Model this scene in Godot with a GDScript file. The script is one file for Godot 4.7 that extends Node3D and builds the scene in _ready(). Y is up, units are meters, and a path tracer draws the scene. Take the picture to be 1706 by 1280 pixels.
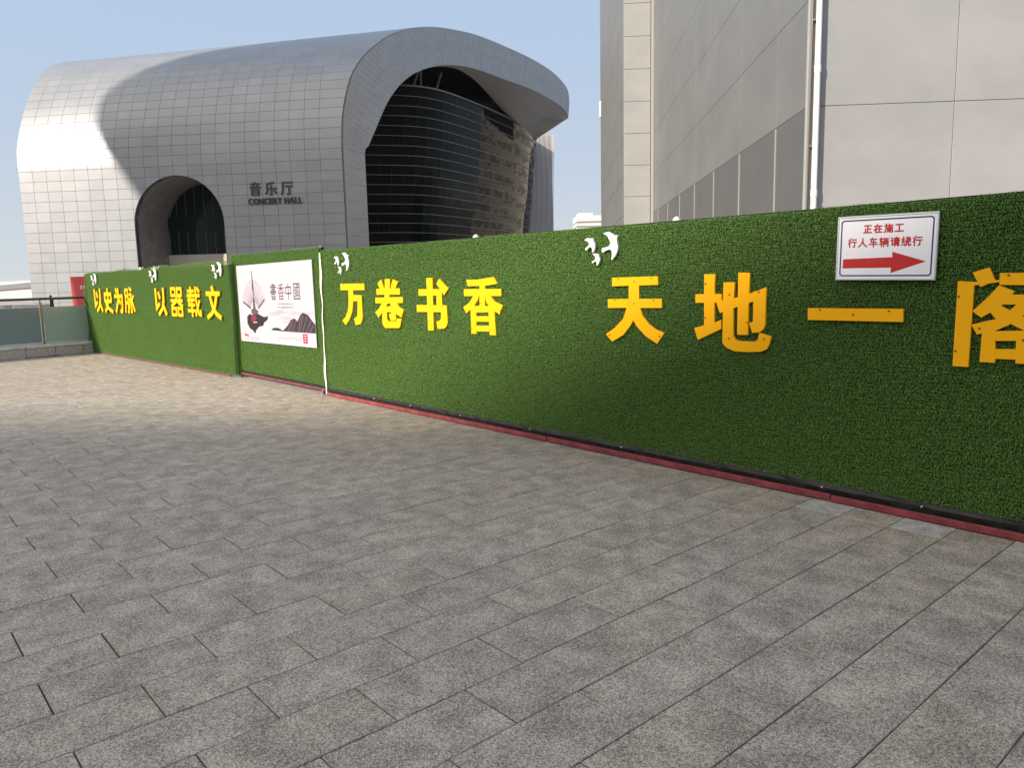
extends Node3D

# World: y up, metres. X runs along the hoarding, -Z towards it, camera above the origin.
const CA := 0.65722   # the camera looks 48.91 degrees to the side of the hoarding's normal
const SA := 0.75370
const EYE := 1.554
const SUN := Vector3(-0.1, 0.455, 1.0)      # towards the sun
const FENCE_Z := -4.93                      # turf mat of the hoarding

var rng := RandomNumberGenerator.new()
var M := {}
var names := {}

func _ready():
	rng.seed = 7
	make_camera_and_light()
	make_materials()
	make_ground()
	make_terrace()
	make_hall()
	make_stone_building()
	make_far_buildings()
	make_hoarding()
	make_railing()
	make_characters()
	make_birds()
	make_sign_and_poster()
	make_small_things()

func make_camera_and_light():
	var cam := Camera3D.new()
	cam.name = "camera"
	cam.fov = 53.19
	cam.near = 0.05
	cam.far = 900.0
	add_child(cam)
	cam.transform = Transform3D(Basis(Vector3.UP, deg_to_rad(48.9106)) * Basis(Vector3.RIGHT, deg_to_rad(-8.0016)) * Basis(Vector3.BACK, deg_to_rad(-1.3075)), Vector3(0, EYE, 0))
	cam.current = true
	var sky_mat := ProceduralSkyMaterial.new()
	sky_mat.sky_top_color = Color(0.47, 0.54, 0.635)
	sky_mat.sky_horizon_color = Color(0.585, 0.602, 0.607)
	sky_mat.sky_curve = 0.13
	sky_mat.ground_bottom_color = Color(0.36, 0.34, 0.31)
	sky_mat.ground_horizon_color = Color(0.70, 0.72, 0.73)
	sky_mat.sun_angle_max = 105.0
	sky_mat.sun_curve = 0.52
	sky_mat.energy_multiplier = 1.0
	var sky := Sky.new()
	sky.sky_material = sky_mat
	var env := Environment.new()
	env.background_mode = Environment.BG_SKY
	env.sky = sky
	env.background_energy_multiplier = 1.0
	env.ambient_light_source = Environment.AMBIENT_SOURCE_SKY
	env.tonemap_mode = Environment.TONE_MAPPER_LINEAR
	env.tonemap_exposure = 2.25
	env.sdfgi_enabled = true
	env.ssao_enabled = true
	env.ssil_enabled = true
	var we := WorldEnvironment.new()
	we.name = "world_environment"
	we.environment = env
	add_child(we)
	var sun := DirectionalLight3D.new()
	sun.name = "sun"
	sun.light_color = Color(1.0, 0.945, 0.875)
	sun.light_energy = 1.02
	sun.light_angular_distance = 0.9
	sun.shadow_enabled = true
	add_child(sun)
	sun.look_at_from_position(SUN.normalized() * 100.0, Vector3.ZERO, Vector3.UP)

# ---------------------------------------------------------------- helpers

func cw(x: float, z: float, y := 0.0) -> Vector3:
	# plan measured right of and ahead of the tripod -> world
	return Vector3(x * CA - z * SA, y, -(x * SA + z * CA))

func numbered(called: String) -> String:
	if not names.has(called):
		names[called] = 0
		return called
	names[called] += 1
	return "%s_%03d" % [called, names[called]]

func thing(called: String, label: String, category: String, at := Transform3D(), group := "") -> Node3D:
	var o := Node3D.new()
	o.name = numbered(called)
	add_child(o, true)
	o.transform = at
	o.set_meta("label", label)
	o.set_meta("category", category)
	if group != "":
		o.set_meta("group", group)
	return o

func structure(called: String) -> Node3D:
	var o := Node3D.new()
	o.name = numbered(called)
	add_child(o, true)
	o.set_meta("kind", "structure")
	return o

func begin() -> SurfaceTool:
	var st := SurfaceTool.new()
	st.begin(Mesh.PRIMITIVE_TRIANGLES)
	return st

func part(called: String, st: SurfaceTool, m: Material, parent: Node3D) -> MeshInstance3D:
	return part_mesh(called, st.commit(), m, parent)

func part_mesh(called: String, mesh: Mesh, m: Material, parent: Node3D) -> MeshInstance3D:
	var o := MeshInstance3D.new()
	o.name = called
	o.mesh = mesh
	if m != null:
		o.material_override = m
	parent.add_child(o, true)
	return o

func tri(st: SurfaceTool, a: Vector3, b: Vector3, c: Vector3, na := Vector3.ZERO, nb := Vector3.ZERO, nc := Vector3.ZERO):
	var g := (c - a).cross(b - a)
	if na == Vector3.ZERO:
		na = g.normalized()
		nb = na
		nc = na
	elif g.dot(na + nb + nc) < 0.0:
		var t := b
		b = c
		c = t
		t = nb
		nb = nc
		nc = t
	st.set_normal(na)
	st.add_vertex(a)
	st.set_normal(nb)
	st.add_vertex(b)
	st.set_normal(nc)
	st.add_vertex(c)

func quad(st: SurfaceTool, a: Vector3, b: Vector3, c: Vector3, d: Vector3, n := Vector3.ZERO):
	tri(st, a, b, c, n, n, n)
	tri(st, a, c, d, n, n, n)

func quad_n(st: SurfaceTool, a: Vector3, b: Vector3, c: Vector3, d: Vector3, na: Vector3, nb: Vector3, nc: Vector3, nd: Vector3):
	tri(st, a, b, c, na, nb, nc)
	tri(st, a, c, d, na, nc, nd)

# box with softened vertical and top edges
func box(st: SurfaceTool, c: Vector3, s: Vector3, bevel := 0.0, t := Transform3D()):
	var h := s * 0.5
	var b := minf(bevel, minf(h.x, minf(h.y, h.z)) * 0.9)
	if b <= 0.0:
		var p := []
		for i in 8:
			p.append(t * (c + Vector3(h.x * (1 if i & 1 else -1), h.y * (1 if i & 2 else -1), h.z * (1 if i & 4 else -1))))
		for f in [[0, 1, 3, 2, 4], [4, 5, 7, 6, 0], [0, 2, 6, 4, 1], [1, 3, 7, 5, 0], [0, 1, 5, 4, 2], [2, 3, 7, 6, 0]]:
			var n: Vector3 = (p[f[1]] - p[f[0]]).cross(p[f[2]] - p[f[0]]).normalized()
			if n.dot(p[f[0]] - p[f[4]]) < 0.0:
				n = -n
			quad(st, p[f[0]], p[f[1]], p[f[2]], p[f[3]], n)
		return
	# chamfered: three inset face pairs, twelve edge strips, eight corners
	var v := func(sx, sy, sz, ax):
		var q := Vector3(sx * (h.x if ax == 0 else h.x - b), sy * (h.y if ax == 1 else h.y - b), sz * (h.z if ax == 2 else h.z - b))
		return t * (c + q)
	var mid: Vector3 = t * c
	for sg in [-1, 1]:
		face(st, [v.call(sg, -1, -1, 0), v.call(sg, 1, -1, 0), v.call(sg, 1, 1, 0), v.call(sg, -1, 1, 0)], mid)
		face(st, [v.call(-1, sg, -1, 1), v.call(1, sg, -1, 1), v.call(1, sg, 1, 1), v.call(-1, sg, 1, 1)], mid)
		face(st, [v.call(-1, -1, sg, 2), v.call(1, -1, sg, 2), v.call(1, 1, sg, 2), v.call(-1, 1, sg, 2)], mid)
		for sh in [-1, 1]:
			face(st, [v.call(sg, sh, -1, 0), v.call(sg, sh, 1, 0), v.call(sg, sh, 1, 1), v.call(sg, sh, -1, 1)], mid)
			face(st, [v.call(sg, -1, sh, 0), v.call(sg, 1, sh, 0), v.call(sg, 1, sh, 2), v.call(sg, -1, sh, 2)], mid)
			face(st, [v.call(-1, sg, sh, 1), v.call(1, sg, sh, 1), v.call(1, sg, sh, 2), v.call(-1, sg, sh, 2)], mid)
			for sk in [-1, 1]:
				face(st, [v.call(sg, sh, sk, 0), v.call(sg, sh, sk, 1), v.call(sg, sh, sk, 2)], mid)

func face(st: SurfaceTool, p: Array, mid: Vector3):
	var n: Vector3 = (p[1] - p[0]).cross(p[2] - p[0]).normalized()
	if n.dot(p[0] - mid) < 0.0:
		n = -n
	for i in range(1, p.size() - 1):
		tri(st, p[0], p[i], p[i + 1], n, n, n)

# round bar along a line of points
func tube(st: SurfaceTool, pts: Array, r, sides := 10):
	var rings := []
	for i in pts.size():
		var d: Vector3 = (pts[mini(i + 1, pts.size() - 1)] - pts[maxi(i - 1, 0)]).normalized()
		var u := d.cross(Vector3.UP if absf(d.y) < 0.9 else Vector3.RIGHT).normalized()
		var w := d.cross(u)
		var rr: float = r[i] if r is Array else r
		var ring := []
		for k in sides:
			var a := TAU * k / sides
			var n := u * cos(a) + w * sin(a)
			ring.append([pts[i] + n * rr, n])
		rings.append(ring)
	for i in rings.size() - 1:
		for k in sides:
			var k2 := (k + 1) % sides
			quad_n(st, rings[i][k][0], rings[i][k2][0], rings[i + 1][k2][0], rings[i + 1][k][0], rings[i][k][1], rings[i][k2][1], rings[i + 1][k2][1], rings[i + 1][k][1])
	for e in [0, rings.size() - 1]:
		for k in range(1, sides - 1):
			tri(st, rings[e][0][0], rings[e][k][0], rings[e][k + 1][0])

# flat outline with thickness: poly in the plane x,y, from z0 to z1
func prism(st: SurfaceTool, poly: PackedVector2Array, z0: float, z1: float, t := Transform3D()):
	var idx := Geometry2D.triangulate_polygon(poly)
	for i in range(0, idx.size(), 3):
		for z in [z0, z1]:
			var n: Vector3 = t.basis * Vector3(0, 0, 1 if (z == maxf(z0, z1)) else -1)
			tri(st, t * v3(poly[idx[i]], z), t * v3(poly[idx[i + 1]], z), t * v3(poly[idx[i + 2]], z), n, n, n)
	var cwise := Geometry2D.is_polygon_clockwise(poly)
	for i in poly.size():
		var a := poly[i]
		var b := poly[(i + 1) % poly.size()]
		var o := (b - a).orthogonal().normalized()      # outward for one winding
		var mid := (a + b) * 0.5 + o * 0.0005
		if Geometry2D.is_point_in_polygon(mid, poly):
			o = -o
		var n2: Vector3 = t.basis * Vector3(o.x, o.y, 0)
		quad(st, t * v3(a, z0), t * v3(b, z0), t * v3(b, z1), t * v3(a, z1), n2)

func v3(p: Vector2, z: float) -> Vector3:
	return Vector3(p.x, p.y, z)

func lin(r: float, g: float, b: float) -> Color:
	return Color(r, g, b).linear_to_srgb()

func flat(c: Color, rough := 0.8, metal := 0.0) -> StandardMaterial3D:
	var m := StandardMaterial3D.new()
	m.albedo_color = c
	m.roughness = rough
	m.metallic = metal
	return m

# seamless picture of two or three tones from layered noise
func noise_pic(size: int, dark: Color, light: Color, freqs: Array, amps: Array, contrast: float, seed_: int) -> Image:
	var pics: Array[PackedByteArray] = []
	for i in freqs.size():
		var f := FastNoiseLite.new()
		f.noise_type = FastNoiseLite.TYPE_SIMPLEX_SMOOTH
		f.seed = seed_ + i
		f.frequency = freqs[i]
		f.fractal_octaves = 3
		var im := f.get_seamless_image(size, size, false, false, 0.12, true)
		im.convert(Image.FORMAT_L8)
		pics.append(im.get_data())
	var out := PackedByteArray()
	out.resize(size * size * 3)
	var ramp := PackedByteArray()
	ramp.resize(256 * 3)
	for i in 256:
		var c := dark.lerp(light, i / 255.0)
		ramp[i * 3] = c.r8
		ramp[i * 3 + 1] = c.g8
		ramp[i * 3 + 2] = c.b8
	var n := pics.size()
	for p in size * size:
		var v := 0.0
		for i in n:
			v += (pics[i][p] - 127.5) * amps[i]
		var k := clampi(int(127.5 + v * contrast), 0, 255) * 3
		out[p * 3] = ramp[k]
		out[p * 3 + 1] = ramp[k + 1]
		out[p * 3 + 2] = ramp[k + 2]
	return Image.create_from_data(size, size, false, Image.FORMAT_RGB8, out)

# granite: salt and pepper grains of 3 to 7 mm over faint cloudy patches
func granite_pic(size: int) -> Image:
	var r := RandomNumberGenerator.new()
	r.seed = 12
	var f := FastNoiseLite.new()
	f.seed = 13
	f.frequency = 0.0045
	f.fractal_octaves = 3
	var im := f.get_seamless_image(size, size, false, false, 0.12, true)
	im.convert(Image.FORMAT_L8)
	var cloud := im.get_data()
	var fine_n := size / 3
	var coarse_n := size / 6
	var fine := PackedByteArray()
	fine.resize(fine_n * fine_n)
	for i in fine.size():
		fine[i] = r.randi() & 255
	var coarse := PackedByteArray()
	coarse.resize(coarse_n * coarse_n)
	for i in coarse.size():
		coarse[i] = r.randi() & 255
	var out := PackedByteArray()
	out.resize(size * size * 3)
	for y in size:
		for x in size:
			var k := fine[(y / 3) * fine_n + x / 3]
			var v := 0.78 + (k - 127.5) * 0.0013 + (coarse[((y + 2) / 6 % coarse_n) * coarse_n + (x + 3) / 6 % coarse_n] - 127.5) * 0.0009 + (cloud[y * size + x] - 127.5) * 0.0009
			if k < 26:
				v -= 0.17
			var b := clampi(int(v * 255.0), 0, 255)
			var o := (y * size + x) * 3
			out[o] = b
			out[o + 1] = b
			out[o + 2] = clampi(b - (k & 7), 0, 255)
	return Image.create_from_data(size, size, false, Image.FORMAT_RGB8, out)

func tex(im: Image) -> ImageTexture:
	im.generate_mipmaps()
	return ImageTexture.create_from_image(im)

func surfaced(c: Color, im: Image, metres: float, rough: float, bump: Image = null, bump_scale := 0.5, metal := 0.0) -> StandardMaterial3D:
	var m := flat(c, rough, metal)
	m.albedo_texture = tex(im)
	m.uv1_triplanar = true
	m.uv1_world_triplanar = true
	m.uv1_scale = Vector3.ONE / metres
	if bump != null:
		m.normal_enabled = true
		m.normal_texture = tex(bump)
		m.normal_scale = bump_scale
	return m

func make_materials():
	# granite: speckle of a few millimetres on cloudier patches
	var sp := granite_pic(1536)
	# trodden-in gum and drip spots
	var spot := RandomNumberGenerator.new()
	spot.seed = 44
	for i in 26:
		var c := Vector2(spot.randf_range(40, 1496), spot.randf_range(40, 1496))
		var rad := spot.randf_range(5, 20)
		var amount := spot.randf_range(0.05, 0.15)
		for y in range(int(c.y - rad), int(c.y + rad)):
			for x in range(int(c.x - rad), int(c.x + rad)):
				if Vector2(x, y).distance_to(c) < rad * (0.85 + 0.15 * sin(x * 0.4 + y * 0.3)):
					sp.set_pixel(x, y, sp.get_pixel(x, y) * (1.0 - amount))
	var bump := sp.duplicate()
	bump.bump_map_to_normal_map(2.0)
	M.granite = []
	var tones := [[0.252, 0.237, 0.211], [0.243, 0.229, 0.205], [0.258, 0.240, 0.211], [0.238, 0.225, 0.202], [0.250, 0.231, 0.202], [0.246, 0.233, 0.211], [0.264, 0.249, 0.222]]
	var sptex := tex(sp)
	var bptex := tex(bump)
	for i in tones.size():
		var m := flat(lin(tones[i][0] * 2.36, tones[i][1] * 2.2, tones[i][2] * 2.06), 0.78)
		m.albedo_texture = sptex
		m.uv1_triplanar = true
		m.uv1_world_triplanar = true
		m.uv1_scale = Vector3.ONE / 1.87
		m.uv1_offset = Vector3(0.137 * i, 0.0, 0.291 * i)
		m.normal_enabled = true
		m.normal_texture = bptex
		m.normal_scale = 0.5
		M.granite.append(m)
	M.pale_granite = flat(lin(0.72, 0.685, 0.64), 0.75)
	M.pale_granite.albedo_texture = sptex
	M.pale_granite.uv1_triplanar = true
	M.pale_granite.uv1_world_triplanar = true
	M.joint = flat(lin(0.085, 0.078, 0.07), 0.95)
	var cloud := noise_pic(256, Color(0.8, 0.8, 0.8), Color(1, 1, 1), [0.02, 0.08], [1.0, 0.4], 1.2, 31)
	M.concrete = surfaced(lin(0.42, 0.39, 0.35), cloud, 9.0, 0.9)
	M.kerb = surfaced(lin(0.78, 0.70, 0.62), noise_pic(256, Color(0.7, 0.7, 0.7), Color(1, 1, 1), [0.2, 0.03], [1.0, 0.6], 1.0, 51), 0.8, 0.8)
	M.kerb_cap = surfaced(lin(0.82, 0.79, 0.74), cloud, 2.0, 0.55)
	# hall: pale aluminium panels
	var faint := noise_pic(256, Color(0.94, 0.94, 0.94), Color(1, 1, 1), [0.015, 0.06], [1.0, 0.4], 1.2, 33)
	M.panel = []
	for i in 4:
		var k: float = [1.0, 0.965, 1.03, 0.985][i]
		M.panel.append(surfaced(lin(0.298 * k, 0.315 * k, 0.338 * k), faint, 9.0, 0.37, null, 0.0, 0.38))
	M.panel_seam = flat(lin(0.11, 0.11, 0.11), 0.8)
	M.fascia = surfaced(lin(0.38, 0.38, 0.385), faint, 6.0, 0.34, null, 0.0, 0.38)
	M.soffit = surfaced(lin(0.64, 0.60, 0.555), faint, 5.0, 0.4, null, 0.0, 0.1)
	M.reveal = surfaced(lin(0.30, 0.29, 0.28), cloud, 5.0, 0.55)
	M.dark_metal = flat(lin(0.17, 0.17, 0.17), 0.5, 0.2)
	M.inner_grey = flat(lin(0.22, 0.22, 0.22), 0.8)
	M.glass = []
	for i in 3:
		var k2: float = [1.0, 0.85, 1.12][i]
		var gm := flat(lin(0.008 * k2, 0.011 * k2, 0.011 * k2), 0.03)
		gm.metallic_specular = 0.2
		M.glass.append(gm)
	M.door_glass = flat(lin(0.02, 0.032, 0.03), 0.12)
	M.door_glass.metallic_specular = 0.25
	M.mirror_beige = flat(lin(0.40, 0.365, 0.315), 0.8)
	M.letter_metal = flat(lin(0.035, 0.035, 0.04), 0.5)
	M.fin = flat(lin(0.76, 0.71, 0.69), 0.5)
	M.fin_back = flat(lin(0.25, 0.235, 0.23), 0.7)
	# building beside the hoarding
	var streak := noise_pic(256, Color(0.925, 0.925, 0.925), Color(1, 1, 1), [0.012, 0.06], [1.0, 0.35], 1.1, 71)
	M.cream = surfaced(lin(0.315, 0.32, 0.325), streak, 6.0, 0.6)
	M.cream2 = surfaced(lin(0.303, 0.309, 0.315), streak, 6.0, 0.6)
	M.grey_clad = surfaced(lin(0.150, 0.156, 0.160), streak, 8.0, 0.5)
	M.grey_clad2 = surfaced(lin(0.102, 0.107, 0.110), streak, 8.0, 0.45)
	M.light_strip = flat(lin(0.28, 0.28, 0.275), 0.6)
	M.seam = flat(lin(0.27, 0.265, 0.26), 0.9)
	M.white_paint = flat(lin(0.72, 0.71, 0.68), 0.45)
	M.far_white = flat(lin(0.58, 0.575, 0.565), 0.8)
	M.far_grey = flat(lin(0.20, 0.21, 0.22), 0.8)
	# hoarding
	M.turf = flat(Color(1, 1, 1), 0.62)
	M.turf.vertex_color_use_as_albedo = true
	M.turf.backlight_enabled = true
	M.turf.backlight = lin(0.25, 0.25, 0.25)
	M.turf_mat = surfaced(lin(0.028, 0.066, 0.013), noise_pic(256, Color(0.5, 0.5, 0.5), Color(1, 1, 1), [0.15, 0.03], [1.0, 0.6], 1.2, 91), 0.4, 0.95)
	M.yellow = flat(lin(0.95, 0.465, 0.006), 0.6)
	M.yellow.metallic_specular = 0.25
	M.yellow_gate = M.yellow
	M.foam_side = M.yellow
	M.white_board = flat(lin(0.78, 0.78, 0.78), 0.45)
	M.screw = flat(lin(0.17, 0.09, 0.03), 0.5, 0.5)
	M.black_sheet = surfaced(lin(0.022, 0.022, 0.021), noise_pic(256, Color(0.4, 0.4, 0.4), Color(1, 1, 1), [0.03, 0.15], [1.0, 0.8], 1.4, 93), 0.7, 0.55)
	M.red_batten = surfaced(lin(0.33, 0.058, 0.07), noise_pic(256, Color(0.72, 0.68, 0.68), Color(1, 1, 1), [0.02, 0.12], [1.0, 0.8], 1.0, 95), 0.9, 0.75)
	M.red_batten_dull = surfaced(lin(0.17, 0.06, 0.045), cloud, 0.9, 0.85)
	M.tape = flat(lin(0.66, 0.68, 0.58), 0.4)
	M.steel = flat(lin(0.33, 0.33, 0.33), 0.32, 0.8)
	M.rail_dark = flat(lin(0.11, 0.10, 0.095), 0.3, 0.7)
	M.frost = flat(Color(0.50, 0.575, 0.58, 0.90), 0.15)
	M.frost.transparency = BaseMaterial3D.TRANSPARENCY_ALPHA
	M.frost2 = flat(Color(0.64, 0.72, 0.67, 0.86), 0.15)
	M.frost2.transparency = BaseMaterial3D.TRANSPARENCY_ALPHA
	M.galvanised = flat(lin(0.30, 0.30, 0.30), 0.5, 0.6)
	M.sign_blue = flat(lin(0.02, 0.03, 0.16), 0.4)
	M.alu = flat(lin(0.62, 0.63, 0.62), 0.35, 0.3)
	M.banner_red = flat(lin(0.55, 0.045, 0.05), 0.6)

# ---------------------------------------------------------------- ground and terrace

func make_ground():
	var g := structure("ground")
	var st := begin()
	quad(st, Vector3(-700, -0.75, -700), Vector3(700, -0.75, -700), Vector3(700, -0.75, 700), Vector3(-700, -0.75, 700), Vector3.UP)
	part("paved_ground", st, M.concrete, g)

# the terrace ends at the glass railing: this line on plan
func rail_x(z: float) -> float:
	return -20.40 + 0.19 * (z + 4.75)

func make_terrace():
	var g := structure("terrace_paving")
	var st := begin()
	var zb := 16.0
	var bed := PackedVector2Array([Vector2(rail_x(-9.0), -9.0), Vector2(9, -9.0), Vector2(9, zb), Vector2(rail_x(zb), zb)])
	var t := Transform3D(Basis(Vector3.RIGHT, Vector3.BACK, Vector3.DOWN), Vector3.ZERO)   # x,y of the outline -> X,Z
	prism(st, bed, 0.014, 0.80, t)
	part("bedding", st, M.joint, g)
	var full := slab_mesh(0.2968, 0.5943)
	var half := slab_mesh(0.2968, 0.2943)
	var cam_t := Transform3D(Basis(Vector3.UP, deg_to_rad(48.9106)) * Basis(Vector3.RIGHT, deg_to_rad(-8.0016)), Vector3(0, EYE, 0)).affine_inverse()
	var all := []
	for r in range(-60, 38):
		var x := -2.798 + 0.302 * (r + 0.5)
		var odd := posmod(r + 1, 2)
		for k in range(-26, 6):
			# joints of this row lie at -Z = 1.9395 + 0.3 * (2k + odd)
			var z0 := -(1.9395 + 0.3 * (2 * k + odd))
			var zc := z0 - 0.3
			if zc < -4.85 and zc > -5.3 and r % 2 == 0 and false:
				continue
			if x < rail_x(zc) + 0.33 or zc < -6.0 or zc > 12.0:
				continue
			var p := cam_t * Vector3(x, 0, zc)
			var d := -p.z
			var seen := d > 1.2 and absf(p.x / d) < 0.70 and p.y / d > -0.54 and zc > -5.1
			all.append({"x": x, "z": zc, "d": d if seen else 999.0 + d, "r": r, "k": k})
	all.sort_custom(func(a, b): return a.d < b.d)
	var rest := {}
	var n := 0
	for a in all:
		var v: int = rng.randi() % M.granite.size()
		var y := rng.randf_range(-0.0012, 0.0012)
		var tr := Transform3D(Basis.from_scale(Vector3(rng.randf_range(0.993, 1.003), 1, rng.randf_range(0.9965, 1.001))) * Basis(Vector3.RIGHT, rng.randf_range(-0.0016, 0.0016)) * Basis(Vector3.BACK, rng.randf_range(-0.002, 0.002)), Vector3(a.x, y, a.z))
		var pieces := [[full, tr, M.granite[v], v]]
		# the cut slabs along the hoarding: every second row ends in a pale half slab
		if a.z < -4.45 and a.z > -4.75 and posmod(a.r, 2) == 1 and a.r >= 1 and a.r < 6:
			pieces = [[half, tr * Transform3D(Basis(), Vector3(0, 0, 0.15)), M.granite[v], v], [half, tr * Transform3D(Basis(), Vector3(0, 0, -0.15)), M.pale_granite, 99]]
		for pc in pieces:
			if n < 296 and a.d < 900.0:
				n += 1
				var o := part_mesh("slab", pc[0], pc[2], g)
				o.transform = pc[1]
			else:
				if not rest.has(pc[3]):
					rest[pc[3]] = begin()
				rest[pc[3]].append_from(pc[0], 0, pc[1])
	var mesh := ArrayMesh.new()
	for v in rest:
		rest[v].commit(mesh)
		mesh.surface_set_material(mesh.get_surface_count() - 1, M.pale_granite if v == 99 else M.granite[v])
	var far := part_mesh("far_slabs", mesh, null, g)
	far.set_meta("kind", "stuff")

func slab_mesh(w: float, l: float) -> ArrayMesh:
	var st := begin()
	var b := 0.0028
	var hx := w / 2
	var hz := l / 2
	var top := [Vector3(-hx + b, 0, -hz + b), Vector3(hx - b, 0, -hz + b), Vector3(hx - b, 0, hz - b), Vector3(-hx + b, 0, hz - b)]
	var low := [Vector3(-hx, -b, -hz), Vector3(hx, -b, -hz), Vector3(hx, -b, hz), Vector3(-hx, -b, hz)]
	var foot := [Vector3(-hx, -0.03, -hz), Vector3(hx, -0.03, -hz), Vector3(hx, -0.03, hz), Vector3(-hx, -0.03, hz)]
	quad(st, top[0], top[1], top[2], top[3], Vector3.UP)
	for i in 4:
		var j := (i + 1) % 4
		var o: Vector3 = ((low[i] + low[j]) * 0.5)
		o.y = 0.0
		o = o.normalized()
		quad(st, top[i], top[j], low[j], low[i], (o + Vector3.UP).normalized())
		quad(st, low[i], low[j], foot[j], foot[i], o)
	return st.commit()

# ---------------------------------------------------------------- concert hall
# local axes: x along the long facade, -z into the building, y up; origin at the ground by its front corner

const KL := -31.1
const FX := 0.498
const FT := 0.867
var left_arc := [[0, 13.4], [0.22, 14.9], [0.8, 16.6], [1.6, 18.4], [2.66, 20.2], [4.0, 22.0], [5.0, 22.9], [6.8, 24.1], [9.3, 25.0], [12, 25.6], [16, 26.0], [20, 26.0], [25, 25.7], [29, 25.0], [31.5, 24.0], [32.8, 22.6], [33, 20.5]]
var front_arc := [[0, 13.4], [0.1, 15.0], [0.4, 16.9], [1.4, 19.7], [2.9, 21.7], [4.8, 23.3], [6.9, 24.7], [9.7, 25.9], [12.6, 26.7], [16, 27.2], [19.9, 27.5], [24.9, 27.4], [30, 27.1], [34.2, 26.5], [36.8, 25.6], [37.9, 24.8], [38.2, 23.5], [37.9, 21.4]]
var left_len := []
var front_len := []

func smooth_line(a: Array) -> Array:
	# Catmull-Rom through the points, several per span
	var out := []
	for i in a.size() - 1:
		var p0: Array = a[maxi(i - 1, 0)]
		var p3: Array = a[mini(i + 2, a.size() - 1)]
		for j in 6:
			var t := j / 6.0
			out.append([cubic_interpolate(a[i][0], a[i + 1][0], p0[0], p3[0], t), cubic_interpolate(a[i][1], a[i + 1][1], p0[1], p3[1], t)])
	out.append(a[-1])
	return out

func lengths(a: Array) -> Array:
	var l := [0.0]
	for i in range(1, a.size()):
		l.append(l[-1] + Vector2(a[i][0] - a[i - 1][0], a[i][1] - a[i - 1][1]).length())
	return l

func along(a: Array, l: Array, s: float) -> Vector2:
	s = clampf(s, 0.0, l[-1])
	for i in range(1, a.size()):
		if l[i] >= s:
			var f: float = (s - l[i - 1]) / maxf(l[i] - l[i - 1], 1e-6)
			return Vector2(lerpf(a[i - 1][0], a[i][0], f), lerpf(a[i - 1][1], a[i][1], f))
	return Vector2(a[-1][0], a[-1][1])

func arc_pair(w: float) -> Array:
	var wl := w
	var wf := w
	if w > 16.0:
		var f: float = (w - 16.0) / (left_len[-1] - 16.0)
		wf = 16.0 + f * (front_len[-1] - 16.0)
	return [along(left_arc, left_len, wl), along(front_arc, front_len, wf)]

func k_right(v: float) -> float:
	return 1.0 if v <= 13.4 else 1.0 + FX * arc_pair(v - 13.4)[1].x

func skin(k: float, v: float) -> Vector3:
	if v <= 13.4:
		return Vector3(k, v, 0)
	var pr := arc_pair(v - 13.4)
	var c: float = (k - KL) / (1.0 + FX * pr[1].x - KL)
	return Vector3(k, lerpf(pr[0].y, pr[1].y, c), -lerpf(pr[0].x, FT * pr[1].x, c))

func skin_n(k: float, v: float) -> Vector3:
	if v < 13.35:
		return Vector3(0, 0, 1)
	var a := skin(k, v + 0.15) - skin(k, maxf(v - 0.15, 13.4))
	var b := skin(k + 0.2, v) - skin(k - 0.2, v)
	return b.cross(a).normalized()

func plate(st: SurfaceTool, k0a: float, k1a: float, k0b: float, k1b: float, v0: float, v1: float, lift: float):
	# one cladding panel from v0 (edges k0a, k1a) up to v1 (edges k0b, k1b)
	var p := [skin(k0a, v0), skin(k1a, v0), skin(k1b, v1), skin(k0b, v1)]
	var n := [skin_n(k0a, v0 + 0.02), skin_n(k1a, v0 + 0.02), skin_n(k1b, v1 - 0.02), skin_n(k0b, v1 - 0.02)]
	var q := []
	for i in 4:
		q.append(p[i] + n[i] * lift)
	quad_n(st, q[0], q[1], q[2], q[3], n[0], n[1], n[2], n[3])
	for i in 4:
		var j := (i + 1) % 4
		quad(st, p[i], p[j], q[j], q[i])

func front_pt(s: float, y: float, out := 0.0) -> Vector3:
	# point on the slanted front: s from its near edge, out along its normal
	return Vector3(1.0 + FX * s + FT * out, y, -(FT * s - FX * out))

func arch_outline(inset := 0.0, low := -0.75) -> PackedVector2Array:
	var p := PackedVector2Array()
	var c := -15.2
	var r := 4.45 - inset
	p.append(Vector2(c - r, low))
	for i in 25:
		var a := PI - PI * i / 24.0
		p.append(Vector2(c + r * cos(a), 7.1 + r * sin(a)))
	p.append(Vector2(c + r, low))
	return p

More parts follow.
